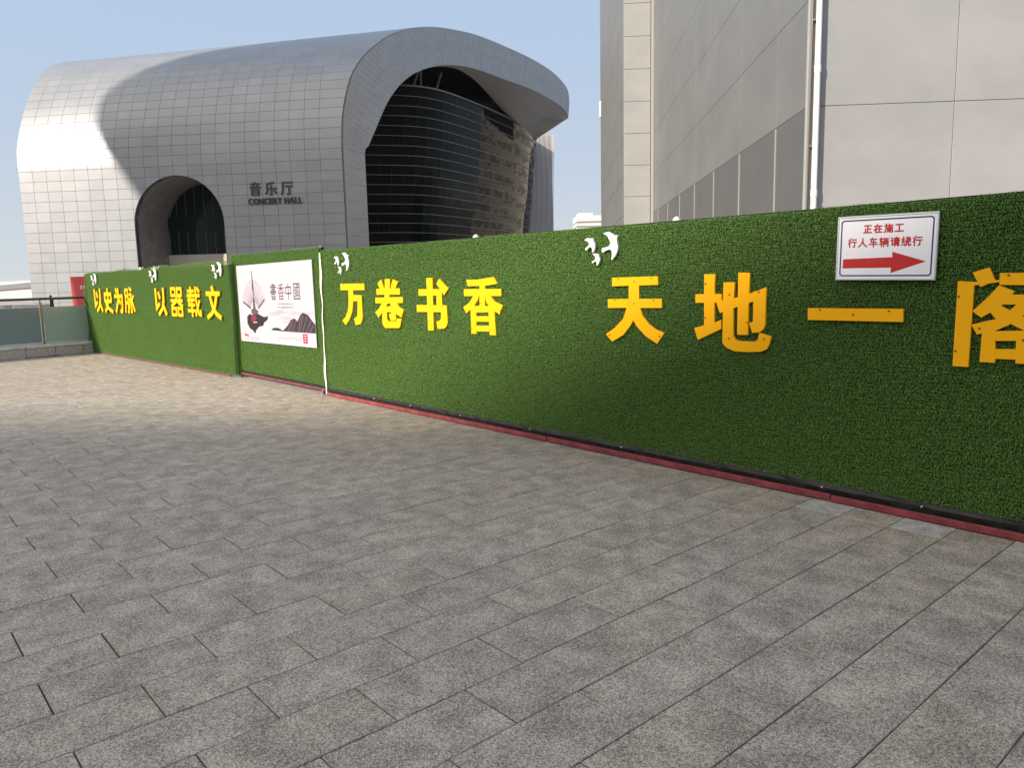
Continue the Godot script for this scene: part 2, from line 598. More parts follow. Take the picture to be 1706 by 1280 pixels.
func make_hall():
	left_arc = smooth_line(left_arc)
	front_arc = smooth_line(front_arc)
	left_len = lengths(left_arc)
	front_len = lengths(front_arc)
	var ex := cw(0.99253, -0.122).normalized()
	var inn := cw(0.122, 0.99253).normalized()
	var hall := thing("concert_hall", "rounded grey panelled hall with arched doorway and dark curved glass front", "building", Transform3D(Basis(ex, Vector3.UP, -inn), cw(-15.9, 72.0)))
	# wall behind the panels, with the doorway left open
	var wall := PackedVector2Array([Vector2(KL, -0.75)])
	wall.append_array(arch_outline())
	wall.append_array(PackedVector2Array([Vector2(1.0, -0.75), Vector2(1.0, 13.4), Vector2(KL, 13.4)]))
	var st := begin()
	prism(st, wall, -0.5, 0.0)
	part("wall", st, M.panel_seam, hall)
	st = begin()
	var vs := []
	var w := 0.0
	while w < 15.6:
		vs.append(13.4 + w)
		w += 0.52
	shell_grid(st, vs)
	part("curved_wall", st, M.panel_seam, hall)
	st = begin()
	var vr := []
	w = vs[-1] - 13.4
	while w < left_len[-1]:
		vr.append(13.4 + w)
		w += 1.0
	vr.append(13.4 + left_len[-1])
	shell_grid(st, vr, 0.035)
	part("roof", st, M.panel[0], hall)
	st = begin()
	var cap := PackedVector2Array([Vector2(0, -0.75)])
	for a in left_arc:
		cap.append(Vector2(a[0], a[1]))
	cap.append(Vector2(33, -0.75))
	prism(st, cap, 0.0, 0.3, Transform3D(Basis(Vector3(0, 0, -1), Vector3.UP, Vector3(-1, 0, 0)), Vector3(KL + 0.3, 0, 0)))
	part("end_wall", st, M.panel[1], hall)
	# cladding panels: 1.43 m wide, 0.957 m high
	var arch := arch_outline(-0.05)
	var rows := []
	for i in range(-1, 14):
		rows.append([i * 13.4 / 14.0, (i + 1) * 13.4 / 14.0])
	for i in 17:
		rows.append([13.4 + i * 0.92, 13.4 + (i + 1) * 0.92])
	var rest := [begin(), begin(), begin(), begin()]
	var n := 0
	for ri in rows.size():
		var gap := 0.014 - 0.010 * smoothstep(20.0, 27.0, ri)
		var v0: float = rows[ri][0] + gap
		var v1: float = rows[ri][1] - gap
		var kr := k_right((v0 + v1) * 0.5)
		var cols := int(floor((kr - KL - 0.3) / 1.43))
		for ci in cols:
			var k0 := KL + ci * 1.43 + gap
			var k1 := KL + (ci + 1) * 1.43 - gap
			var k1b := k1
			if ci == cols - 1:
				k1 = k_right(v0) - 0.03
				k1b = k_right(v1) - 0.03
			var one := begin()
			var near := ri >= 5 and ri < 21
			if v1 < 13.4 and v0 < 11.7 and k1 > -19.8 and k0 < -10.6:
				var cut := Geometry2D.clip_polygons(PackedVector2Array([Vector2(k0, v0), Vector2(k1, v0), Vector2(k1, v1), Vector2(k0, v1)]), arch)
				if cut.is_empty():
					continue
				for c in cut:
					prism(one, c, 0.0, 0.035)
			else:
				plate(one, k0, k1, k0, k1b, v0, v1, 0.035)
			var mi := rng.randi() % 4
			if near and n < 298:
				n += 1
				part("panel", one, M.panel[mi], hall)
			else:
				rest[mi].append_from(one.commit(), 0, Transform3D())
	var mesh := ArrayMesh.new()
	for i in 4:
		rest[i].commit(mesh)
		mesh.surface_set_material(i, M.panel[i])
	part_mesh("more_panels", mesh, null, hall).set_meta("kind", "stuff")
	make_fascia(hall)
	make_doorway(hall)
	make_drum(hall)
	make_hall_letters(hall)

func shell_grid(st: SurfaceTool, vs: Array, lift := 0.0):
	for i in vs.size() - 1:
		for j in 16:
			var p := []
			var nn := []
			for q in [[j, i], [j + 1, i], [j + 1, i + 1], [j, i + 1]]:
				var v: float = vs[q[1]]
				var k: float = lerpf(KL, k_right(v), q[0] / 16.0)
				nn.append(skin_n(k, v))
				p.append(skin(k, v) + nn[-1] * lift)
			quad_n(st, p[0], p[1], p[2], p[3], nn[0], nn[1], nn[2], nn[3])

func make_fascia(hall: Node3D):
	# broad rim round the front: pairs of outer and inner points, metres along the front and up
	var ring := [[0, -0.75, 2.6, -0.75], [0, 4, 2.6, 4], [0, 8.7, 2.6, 8.7], [0, 13.4, 2.6, 13.1], [0.1, 15.0, 3.1, 13.9], [0.4, 16.9, 3.9, 15.2], [1.4, 19.7, 5.7, 18.1], [2.9, 21.7, 7.2, 19.8], [4.8, 23.3, 8.4, 20.8], [6.9, 24.7, 9.8, 21.7], [9.7, 25.9, 12.1, 22.7], [12.6, 26.7, 14.2, 23.3], [16, 27.2, 17.2, 23.8], [19.9, 27.5, 20.5, 23.9], [24.9, 27.4, 24.6, 23.75], [30, 27.1, 29.5, 23.6], [34.2, 26.5, 33.7, 23.1], [36.8, 25.6, 36.2, 22.6], [37.9, 24.8, 37.3, 22.1], [38.2, 23.5, 37.7, 21.8], [37.9, 21.4, 37.85, 21.4]]
	var fine := []
	for i in ring.size() - 1:
		var steps := 4 if i > 2 else 3
		for j in steps:
			var t := float(j) / steps
			var row := []
			for c in 4:
				row.append(cubic_interpolate(ring[i][c], ring[i + 1][c], ring[maxi(i - 1, 0)][c], ring[mini(i + 2, ring.size() - 1)][c], t) if i > 2 else lerpf(ring[i][c], ring[i + 1][c], t))
			fine.append(row)
	fine.append(ring[-1])
	var rim := begin()
	for i in fine.size() - 1:
		var a: Array = fine[i]
		var b: Array = fine[i + 1]
		# rim edge that joins the skin to the face
		quad(rim, front_pt(a[0], a[1], -0.1), front_pt(b[0], b[1], -0.1), front_pt(b[0], b[1], 0.16), front_pt(a[0], a[1], 0.16))
		# panels across the rim, two rings of them
		for h in 2:
			var st := begin()
			var f0 := 0.0 if h == 0 else 0.503
			var f1 := 0.5 if h == 0 else 1.0
			var g := 0.008
			var o := 0.18
			var p := []
			for q in [[a, f0], [a, f1], [b, f1], [b, f0]]:
				p.append(Vector2(lerpf(q[0][0], q[0][2], q[1]), lerpf(q[0][1], q[0][3], q[1])))
			var d: Vector2 = (p[3] - p[0]).normalized() * g
			var d2: Vector2 = (p[2] - p[1]).normalized() * g
			p[0] += d
			p[3] -= d
			p[1] += d2
			p[2] -= d2
			quad(st, front_pt(p[0].x, p[0].y, o), front_pt(p[1].x, p[1].y, o), front_pt(p[2].x, p[2].y, o), front_pt(p[3].x, p[3].y, o), Vector3(FT, 0, FX))
			quad(st, front_pt(p[0].x, p[0].y, o), front_pt(p[1].x, p[1].y, o), front_pt(p[1].x, p[1].y, 0.1), front_pt(p[0].x, p[0].y, 0.1))
			quad(st, front_pt(p[3].x, p[3].y, o), front_pt(p[2].x, p[2].y, o), front_pt(p[2].x, p[2].y, 0.1), front_pt(p[3].x, p[3].y, 0.1))
			part("fascia_panel", st, M.fascia, hall)
	part("fascia_edge", rim, M.panel_seam, hall)
	var back := begin()
	for i in fine.size() - 1:
		quad(back, front_pt(fine[i][0], fine[i][1], 0.1), front_pt(fine[i][2], fine[i][3], 0.1), front_pt(fine[i + 1][2], fine[i + 1][3], 0.1), front_pt(fine[i + 1][0], fine[i + 1][1], 0.1), Vector3(FT, 0, FX))
	part("fascia_frame", back, M.reveal, hall)
	# soffit: runs back from the inner edge and curls down towards the free end
	var so := begin()
	var rows := []
	for i in fine.size():
		var row := []
		for q in 9:
			var s: float = fine[i][2]
			var dep := q * (0.10 + 0.58 * smoothstep(14.0, 33.0, s))
			var drop := 0.40 * dep * smoothstep(22.0, 37.9, s)
			row.append(front_pt(s, fine[i][3] - drop, 0.1 - dep))
		rows.append(row)
	for i in rows.size() - 1:
		for q in 8:
			var nn := []
			for c in [[i, q], [i + 1, q], [i + 1, q + 1], [i, q + 1]]:
				var i0 := maxi(c[0] - 1, 0)
				var i1 := mini(c[0] + 1, rows.size() - 1)
				var q0 := maxi(c[1] - 1, 0)
				var q1 := mini(c[1] + 1, 8)
				nn.append((rows[i1][c[1]] - rows[i0][c[1]]).cross(rows[c[0]][q1] - rows[c[0]][q0]).normalized())
			quad_n(so, rows[i][q], rows[i + 1][q], rows[i + 1][q + 1], rows[i][q + 1], nn[0], nn[1], nn[2], nn[3])
	part("soffit", so, M.soffit, hall)

func make_doorway(hall: Node3D):
	var dep := 5.5
	var a := arch_outline()
	var st := begin()
	for i in a.size() - 1:
		var n0 := arch_n(a[i])
		var n1 := arch_n(a[i + 1])
		quad_n(st, v3(a[i], 0.0), v3(a[i + 1], 0.0), v3(a[i + 1], -dep), v3(a[i], -dep), n0, n1, n1, n0)
	part("door_reveal", st, M.reveal, hall)
	st = begin()
	box(st, Vector3(-15.2, 1.85, -dep + 0.02), Vector3(8.9, 5.2, 0.3))
	part("parapet", st, M.kerb, hall)
	st = begin()
	prism(st, arch_outline(-0.2), -dep - 0.4, -dep - 0.25)
	part("door_back", st, M.inner_grey, hall)
	# glazing behind the parapet
	var inner := arch_outline(0.1)
	for r in [[4.5, 6.9], [8.25, 11.6]]:
		for i in 9:
			var x := -19.6 + i * 0.98
			var c := Geometry2D.intersect_polygons(PackedVector2Array([Vector2(x + 0.05, r[0] + 0.05), Vector2(x + 0.93, r[0] + 0.05), Vector2(x + 0.93, r[1]), Vector2(x + 0.05, r[1])]), inner)
			for p in c:
				st = begin()
				prism(st, p, -dep - 0.2, -dep - 0.15)
				part("door_pane", st, M.door_glass, hall)
	st = begin()
	prism(st, PackedVector2Array([Vector2(-19.6, 6.9), Vector2(-10.8, 6.9), Vector2(-10.8, 8.25), Vector2(-19.6, 8.25)]), -dep - 0.2, -dep - 0.05)
	part("door_spandrel", st, M.door_glass, hall)

func arch_n(p: Vector2) -> Vector3:
	if p.y <= 7.1:
		return Vector3(1 if p.x < -15.2 else -1, 0, 0)
	return Vector3(-15.2 - p.x, 7.1 - p.y, 0).normalized()

func make_drum(hall: Node3D):
	# plan of the glass front at its top, metres right of and ahead of the camera
	var top := [[-20.5, 79.2], [-16.5, 80.6], [-12.7, 81.8], [-9.2, 82.9], [-6.7, 85.4], [-3.65, 91.2], [-0.6, 98.0], [2.05, 105.0], [3.6, 110.5], [4.2, 115.0], [3.6, 119.0], [1.0, 122.0]]
	var sm := smooth_line(top)
	var ln := lengths(sm)
	var inv := hall.transform.affine_inverse()
	var cols := int(ln[-1] / 1.18)
	var pts := []
	for i in cols + 1:
		var p := along(sm, ln, ln[-1] * i / cols)
		pts.append(inv * cw(p.x, p.y))
	var yt := 21.2
	var rows := 22
	var rh := 0.985
	var lean := Vector3(-FT, 0, -FX)          # the wall leans in towards its foot
	var at := func(i, y):
		return pts[i] + Vector3(0, y, 0) + lean * (2.3 * (1.0 - y / yt))
	var drum := Node3D.new()
	drum.name = "glass_front"
	hall.add_child(drum, true)
	var rest := begin()
	var n := 0
	for r in rows:
		var y1 := yt - r * rh - 0.03
		var y0 := maxf(yt - (r + 1) * rh + 0.03, -0.75)
		for i in cols:
			var a: Vector3 = at.call(i, y0)
			var b: Vector3 = at.call(i + 1, y0)
			var c: Vector3 = at.call(i + 1, y1)
			var d: Vector3 = at.call(i, y1)
			var s := (b - a).normalized() * 0.012
			var nrm := (b - a).cross(d - a).normalized()
			if nrm.z < 0.0 and nrm.x < 0.0:
				nrm = -nrm
			# panes never lie quite true
			var j := []
			for q in 4:
				j.append(nrm * rng.randf_range(-0.007, 0.007))
			a += s + j[0]
			b += -s + j[1]
			c += -s + j[2]
			d += s + j[3]
			var one := begin()
			quad(one, a, b, c, d)
			if n < 299 and r < 17 and i >= 4 and i < 22:
				n += 1
				part("pane", one, M.glass[rng.randi() % 3], drum)
			else:
				rest.append_from(one.commit(), 0, Transform3D())
	var more := part("more_panes", rest, M.glass[0], drum)
	more.set_meta("kind", "stuff")
	for r in rows + 1:
		var y := yt - r * rh
		var st := begin()
		for i in cols:
			var a: Vector3 = at.call(i, y)
			var b: Vector3 = at.call(i + 1, y)
			var o := -lean * (0.09 if r > 0 else 0.25)
			var h := Vector3(0, 0.03 if r > 0 else 0.07, 0)
			quad(st, a + o - h, b + o - h, b + o + h, a + o + h)
			quad(st, a + o + h, b + o + h, b - o + h, a - o + h)
			quad(st, a + o - h, b + o - h, b - o - h, a - o - h)
		part("transom", st, M.dark_metal, drum)
	# dark core behind the glass and the lid on top of it
	var st2 := begin()
	for i in cols:
		var a: Vector3 = at.call(i, -0.75) + lean * 0.12
		var b: Vector3 = at.call(i + 1, -0.75) + lean * 0.12
		var c: Vector3 = at.call(i + 1, yt) + lean * 0.12
		var d: Vector3 = at.call(i, yt) + lean * 0.12
		quad(st2, a, b, c, d)
	part("inner_wall", st2, M.inner_grey, drum)
	var lid := PackedVector2Array()
	for p in pts:
		lid.append(Vector2(p.x, p.z))
	lid.append(Vector2(pts[-1].x - 14, pts[-1].z))
	lid.append(Vector2(pts[0].x - 4, pts[0].z - 6))
	st2 = begin()
	var idx := Geometry2D.triangulate_polygon(lid)
	for i in range(0, idx.size(), 3):
		tri(st2, Vector3(lid[idx[i]].x, yt - 0.02, lid[idx[i]].y), Vector3(lid[idx[i + 1]].x, yt - 0.02, lid[idx[i + 1]].y), Vector3(lid[idx[i + 2]].x, yt - 0.02, lid[idx[i + 2]].y))
	part("lid", st2, M.inner_grey, drum)
	# raking struts between the lid and the soffit
	for s in [[13.5, 2.0, 0.8], [15.0, 2.4, -0.6], [17.0, 2.6, 0.7]]:
		var st3 := begin()
		tube(st3, [front_pt(s[0], yt, -4.0), front_pt(s[0] + s[2], yt + 2.6, -3.4)], 0.16, 8)
		part("strut", st3, M.dark_metal, hall)
	# ribbed wall beyond the glass
	var ribs := Node3D.new()
	ribs.name = "ribbed_wall"
	hall.add_child(ribs, true)
	st2 = begin()
	var w0: Vector3 = inv * cw(2.0, 116.4)
	var w1: Vector3 = inv * cw(6.75, 118.6)
	var up := Vector3(0, 22.3, 0)
	quad(st2, w0 + Vector3(0, -0.75, 0), w1 + Vector3(0, -0.75, 0), w1 + up, w0 + up)
	quad(st2, w1 + Vector3(0, -0.75, 0), w1 + Vector3(-6, -0.75, -9), w1 + Vector3(-6, 0, -9) + up, w1 + up)
	part("rib_backing", st2, M.fin_back, ribs)
	var dirw := (w1 - w0).normalized()
	var outw := Vector3(dirw.z, 0, -dirw.x)
	if outw.z < 0.0:
		outw = -outw
	for i in 26:
		var st4 := begin()
		var base := w0 + (w1 - w0) * (i / 25.0)
		var line := []
		for q in 9:
			var y := -0.75 + q * 23.0 / 8.0
			line.append(base + Vector3(0, y, 0) + dirw * (0.35 * pow((y - 10.0) / 12.0, 2.0)) + outw * 0.12)
		tube(st4, line, 0.06, 4)
		part("rib", st4, M.fin, ribs)

func make_hall_letters(hall: Node3D):
	var grp := Node3D.new()
	grp.name = "lettering"
	hall.add_child(grp, true)
	var spots := [["yin1", -8.05, 10.72], ["le", -6.55, 10.68], ["ting", -4.97, 10.66]]
	for s in spots:
		var c := csg_strokes(STROKES[s[0]], 1.2, 1.28, 0.17, 0.12)
		c.name = "letter"
		c.material_override = M.letter_metal
		grp.add_child(c, true)
		c.position = Vector3(s[1], s[2], 0.10)
	var f := SystemFont.new()
	f.font_names = PackedStringArray(["Droid Sans"])
	f.font_weight = 700
	var x := -8.16
	for w in ["C", "O", "N", "C", "E", "R", "T", " ", "H", "A", "L", "L"]:
		if w == " ":
			x += 0.20
			continue
		var tm := TextMesh.new()
		tm.text = w
		tm.font = f
		tm.font_size = 64
		tm.pixel_size = 0.0118
		tm.depth = 0.1
		tm.horizontal_alignment = HORIZONTAL_ALIGNMENT_LEFT
		tm.vertical_alignment = VERTICAL_ALIGNMENT_BOTTOM
		var o := part_mesh("letter", tm, M.letter_metal, grp)
		var bb := tm.get_aabb()
		o.position = Vector3(x - bb.position.x, 8.66 - bb.position.y, 0.12)
		x += bb.size.x + 0.055

# ---------------------------------------------------------------- the stepped building behind the hoarding

func make_stone_building():
	# local x along the broad face, -z along the receding face; origin at their corner
	var d := Vector2(0.068, 1.0).normalized()
	var ex := cw(d.y, -d.x)
	var ez := -cw(d.x, d.y)
	var b := thing("stepped_stone_building", "tall cream and grey stone clad building with a white downpipe, behind the turf hoarding", "building", Transform3D(Basis(ex, Vector3.UP, ez), cw(6.05, 16.0)))
	var hgt := 31.0
	var st := begin()
	box(st, Vector3(12.03, hgt / 2 - 0.75, -30), Vector3(24, hgt, 60))
	box(st, Vector3(11.3, hgt / 2 - 0.8, -40.4), Vector3(25.5, hgt - 0.1, 25.0))
	part("wall", st, M.seam, b)
	# broad cream face: panels 2.55 x 2.05
	for r in 14:
		for c in 4:
			st = begin()
			var x0 := 0.22 + c * 2.6
			var y0 := -1.37 + r * 2.05
			box(st, Vector3(x0 + 1.3, y0 + 1.025, 0.03), Vector3(2.588, 2.04, 0.05), 0.004)
			part("cream_panel", st, M.cream if (r * 3 + c * 5) % 3 else M.cream2, b)
	# receding grey face, darker below the belt line at 4.78
	for r in 13:
		for c in 8:
			st = begin()
			var z0 := 0.15 + 2.15 * 0 - (c * 3.65)
			var y0 := -1.37 + r * 2.05
			var wz := 3.642
			if c == 7:
				wz = 2.2
			if c == 0:
				z0 = -0.02
				wz = 2.2
			else:
				z0 = -2.24 - (c - 1) * 3.65
			box(st, Vector3(0.01, y0 + 1.025, z0 - wz / 2), Vector3(0.05, 2.042, wz), 0.004)
			part("grey_panel", st, M.grey_clad2 if r < 3 else M.grey_clad, b)
	for c in range(1, 8):
		st = begin()
		box(st, Vector3(-0.025, 2.0, -2.23 - (c - 1) * 3.65), Vector3(0.02, 5.5, 0.05))
		part("cover_strip", st, M.light_strip, b)
	# the step: cream strip facing out, then the grey flank again
	for r in 17:
		st = begin()
		box(st, Vector3(-0.72, -1.0 + r * 1.7 + 0.85, -27.88), Vector3(1.43, 1.68, 0.05), 0.006)
		part("cream_panel", st, M.cream, b)
	for r in 14:
		for c in 7:
			st = begin()
			box(st, Vector3(-1.46, -1.37 + r * 2.05 + 1.025, -27.95 - c * 3.5 - 1.74), Vector3(0.05, 2.035, 3.48), 0.006)
			part("grey_panel", st, M.grey_clad, b)
	st = begin()
	box(st, Vector3(-1.56, 15.4, -51.6), Vector3(0.16, 1.3, 0.2), 0.03)
	part("wall_lamp", st, M.white_paint, b)
	# corner trim and downpipe
	st = begin()
	box(st, Vector3(0.06, 14.0, 0.02), Vector3(0.20, 30.0, 0.10), 0.01)
	part("corner_trim", st, M.cream2, b)
	var pipe := Node3D.new()
	pipe.name = "downpipe"
	b.add_child(pipe, true)
	st = begin()
	tube(st, [Vector3(0.135, -0.7, 0.14), Vector3(0.135, 29.0, 0.14)], 0.058, 12)
	part("pipe", st, M.white_paint, pipe)
	for i in 10:
		st = begin()
		tube(st, [Vector3(0.135, 0.6 + i * 2.4, 0.14), Vector3(0.135, 0.74 + i * 2.4, 0.14)], 0.068, 12)
		part("sleeve", st, M.white_paint, pipe)
	for i in 10:
		st = begin()
		box(st, Vector3(0.10, 1.6 + i * 2.4, 0.10), Vector3(0.16, 0.035, 0.09))
		part("bracket", st, M.galvanised, pipe)
	st = begin()
	tube(st, [Vector3(0.02, -0.7, 0.10), Vector3(0.02, 29.0, 0.10)], 0.018, 6)
	part("cable", st, M.rail_dark, pipe)

# ---------------------------------------------------------------- buildings far off, and those beside the plaza that shade it

func block(called: String, label: String, m: Material, wm: Material, x: float, z: float, turn: float, size: Vector3, floors: int, bays: int) -> Node3D:
	var o := thing(called, label, "building", Transform3D(Basis(Vector3.UP, turn), cw(x, z, -0.75)))
	var st := begin()
	box(st, Vector3(0, size.y / 2, 0), size)
	part("wall", st, m, o)
	st = begin()
	box(st, Vector3(0, size.y + 0.25, 0), size * Vector3(1.02, 0, 1.02) + Vector3(0, 0.5, 0))
	part("roof", st, m, o)
	for f in floors:
		for i in bays:
			st = begin()
			var fh := size.y / floors
			var bw := size.x / bays
			box(st, Vector3(-size.x / 2 + bw * (i + 0.5), fh * (f + 0.55), size.z / 2), Vector3(bw * 0.62, fh * 0.5, 0.12))
			part("window", st, wm, o)
	return o

func make_far_buildings():
	# white block with grey bands, seen between the hall and the stepped building
	var w := thing("white_apartment_block", "distant white flat-roofed block with grey window bands beyond the hoarding", "building", Transform3D(Basis(Vector3.UP, deg_to_rad(48.9)), cw(27.0, 206.0, -0.75)))
	var st := begin()
	box(st, Vector3(0, 8.6, 0), Vector3(19.0, 17.2, 12.0))
	part("wall", st, M.far_white, w)
	st = begin()
	box(st, Vector3(-7.0, 17.6, 0.0), Vector3(3.6, 0.8, 8.0))
	part("penthouse", st, M.far_white, w)
	for i in 6:
		st = begin()
		box(st, Vector3(0, 15.6 - i * 1.15, 0.06), Vector3(19.12, 0.4, 12.1))
		part("window_band", st, M.far_grey, w)
	# long low building at the end of the square
	var l := thing("low_pavilion", "low pale pavilion with a dark sloping roof band, beyond the glass railing", "building", Transform3D(Basis(Vector3.UP, deg_to_rad(48.9)), cw(-92.0, 131.0, -0.75)))
	st = begin()
	prism(st, PackedVector2Array([Vector2(-14, 0), Vector2(12, 0), Vector2(12, 3.4), Vector2(-14, 2.9)]), -6, 0.0)
	part("wall", st, M.far_white, l)
	st = begin()
	prism(st, PackedVector2Array([Vector2(-14, 0.9), Vector2(12.1, 2.25), Vector2(12.1, 3.15), Vector2(-14, 1.3)]), 0.02, 0.3)
	part("roof_band", st, M.far_grey, l)
	st = begin()
	prism(st, PackedVector2Array([Vector2(-14, 1.7), Vector2(3, 2.55), Vector2(3, 2.8), Vector2(-14, 2.1)]), 0.02, 0.25)
	part("roof_band", st, M.far_grey, l)
	# tall block behind the photographer: its roof edge throws the shade over the near paving
	var a := cw(1, 0)
	var edge := Vector3(-8.0, 0, -4.0) + SUN * 92.0
	var tb := thing("tall_office_block", "tall grey office block with window rows, across the square behind the viewer", "building", Transform3D(Basis(Vector3.UP, deg_to_rad(43.1)), Vector3(edge.x, -0.75, edge.z)))
	st = begin()
	box(st, Vector3(18, (edge.y + 0.75) / 2, 10.0), Vector3(116, edge.y + 0.75, 20))
	part("wall", st, M.far_white, tb)
	for f in 10:
		st = begin()
		box(st, Vector3(18, 3.0 + f * 4.0, -0.02), Vector3(112, 1.8, 0.1))
		part("window_band", st, M.far_grey, tb)
	# rounded theatre whose bulging flank shades part of the hall
	var sd := Vector3(SUN.x, 0, SUN.z).normalized()
	var nrm := Vector3(sd.z, 0, -sd.x)
	var th := thing("rounded_theatre", "large rounded pale theatre with ringed cladding, off to the side of the hall", "building", Transform3D(Basis(nrm, Vector3.UP, sd), nrm * -69.0 + sd * 44.0 + Vector3(0, -0.75, 0)))
	var prof := [[0, 6.0], [18, 6.5], [26, 7.2], [31, 8.8], [36.5, 11.3], [39.2, 12.8], [41.5, 14.2], [43.5, 15.2], [45.6, 15.8], [47.8, 15.7], [50.5, 14.9], [53, 14], [55, 13.0], [57.5, 11.6], [61, 9.4], [64.5, 6.5], [67, 3], [68, 0.05]]
	st = begin()
	var N := 56
	for i in prof.size() - 1:
		for k in N:
			var q := []
			var nn := []
			for c in [[i, k], [i, k + 1], [i + 1, k + 1], [i + 1, k]]:
				var an: float = TAU * c[1] / N
				q.append(Vector3(prof[c[0]][1] * cos(an), prof[c[0]][0], prof[c[0]][1] * 0.62 * sin(an)))
				var sl: float = (prof[mini(c[0] + 1, prof.size() - 1)][1] - prof[maxi(c[0] - 1, 0)][1]) / (prof[mini(c[0] + 1, prof.size() - 1)][0] - prof[maxi(c[0] - 1, 0)][0])
				nn.append(Vector3(cos(an), -clampf(sl, -5, 5), sin(an) / 0.62).normalized())
			quad_n(st, q[0], q[1], q[2], q[3], nn[0], nn[1], nn[2], nn[3])
	part("shell", st, M.panel[0], th)
	# sunlit flats that the glass front mirrors
	block("beige_flats", "beige block of flats with dark windows, mirrored in the hall's glass front", M.mirror_beige, M.far_grey, 62.0, 176.0, deg_to_rad(48.9 - 36.0), Vector3(52, 40, 14), 10, 13)

# ---------------------------------------------------------------- turf hoarding

func blade_patch(seed_: int, w: float, h: float) -> ArrayMesh:
	var r := RandomNumberGenerator.new()
	r.seed = seed_
	var verts := PackedVector3Array()
	var cols := PackedColorArray()
	var norms := PackedVector3Array()
	var clump := FastNoiseLite.new()
	clump.seed = seed_
	clump.frequency = 1.0
	var rows := int(round(h / 0.0125))
	var per := int(round(w / 0.0062))
	for i in rows:
		var wave := r.randf_range(0, TAU)
		for j in per:
			var x := (j + r.randf_range(-0.4, 0.4)) * w / per
			var y := (i + 0.5) * h / rows + 0.0016 * sin(wave + x * 22.0) + r.randf_range(-0.0012, 0.0012)
			for q in 2:
				var ln := r.randf_range(0.016, 0.028)
				var side := r.randf_range(-0.6, 0.6)
				var d1 := Vector3(side * 0.6, r.randf_range(-0.15, 0.45), r.randf_range(0.45, 0.95)).normalized()
				var d2 := Vector3(side, r.randf_range(-1.1, 0.1), r.randf_range(0.05, 0.5)).normalized()
				var p0 := Vector3(x, y, 0.0)
				var p1 := p0 + d1 * ln * 0.48
				var p2 := p1 + d2 * ln * 0.55
				var wd := r.randf_range(0.0011, 0.0018)
				var sd := d1.cross(Vector3(r.randf_range(-0.5, 0.5), 1, 0.2)).normalized() * wd
				var c: Color
				var t := r.randf()
				if t < 0.07:
					c = Color(0.20, 0.215, 0.07)
				elif t < 0.35:
					c = Color(0.185, 0.385, 0.056)
				elif t < 0.75:
					c = Color(0.118, 0.285, 0.037)
				else:
					c = Color(0.075, 0.19, 0.028)
				c *= r.randf_range(0.85, 1.15) * (1.0 + 0.22 * clump.get_noise_2d(x * 17.0, y * 48.0))
				for tr in [[p0 - sd, p0 + sd, p1 + sd], [p0 - sd, p1 + sd, p1 - sd], [p1 - sd, p1 + sd, p2]]:
					var n: Vector3 = (tr[2] - tr[0]).cross(tr[1] - tr[0]).normalized()
					for v in tr:
						verts.append(v)
						cols.append(c)
						norms.append(n)
	var arr := []
	arr.resize(Mesh.ARRAY_MAX)
	arr[Mesh.ARRAY_VERTEX] = verts
	arr[Mesh.ARRAY_COLOR] = cols
	arr[Mesh.ARRAY_NORMAL] = norms
	var m := ArrayMesh.new()
	m.add_surface_from_arrays(Mesh.PRIMITIVE_TRIANGLES, arr)
	m.surface_set_material(0, M.turf)
	return m

var patches := []

# turf over a rectangle of the parent's x,y plane at z
func lay_turf(parent: Node3D, x0: float, x1: float, y0: float, y1: float, z: float):
	var nx := int(ceil((x1 - x0) / 0.5))
	var ny := int(ceil((y1 - y0) / 0.25))
	var lists := [[], [], [], []]
	for i in nx:
		for j in ny:
			var px := x0 + (x1 - x0) * i / nx
			var py := y0 + (y1 - y0) * j / ny
			var sx := (x1 - x0) / nx / 0.5
			# the top edge is not cut quite straight
			var sy := (y1 - y0) / ny / 0.25
			if j == ny - 1:
				sy *= 1.0 + 0.025 * sin(px * 1.9 + x1) + 0.03 * sin(px * 5.7 + 0.6)
			# the mat hangs in slight waves
			var f0 := mat_wave(px, py)
			var gx := (mat_wave(px + 0.5 * sx, py) - f0) / 0.5
			var gy := (mat_wave(px, py + 0.25 * sy) - f0) / 0.25
			var t := Transform3D(Basis(Vector3(sx, 0, gx), Vector3(0, sy, gy), Vector3(0, 0, 1)), Vector3(px, py, z + f0))
			lists[rng.randi() % 4].append(t)
	for q in 4:
		if lists[q].is_empty():
			continue
		var mm := MultiMesh.new()
		mm.transform_format = MultiMesh.TRANSFORM_3D
		mm.mesh = patches[q]
		mm.instance_count = lists[q].size()
		for i in lists[q].size():
			mm.set_instance_transform(i, lists[q][i])
		var o := MultiMeshInstance3D.new()
		o.name = "turf_blades"
		o.multimesh = mm
		o.set_meta("kind", "stuff")
		parent.add_child(o, true)

func mat_wave(x: float, y: float) -> float:
	return 0.010 + 0.004 * sin(x * 2.3 + 0.4) + 0.0035 * sin(x * 5.1 + y * 3.3) + 0.0025 * sin(y * 4.4 + x * 0.9)

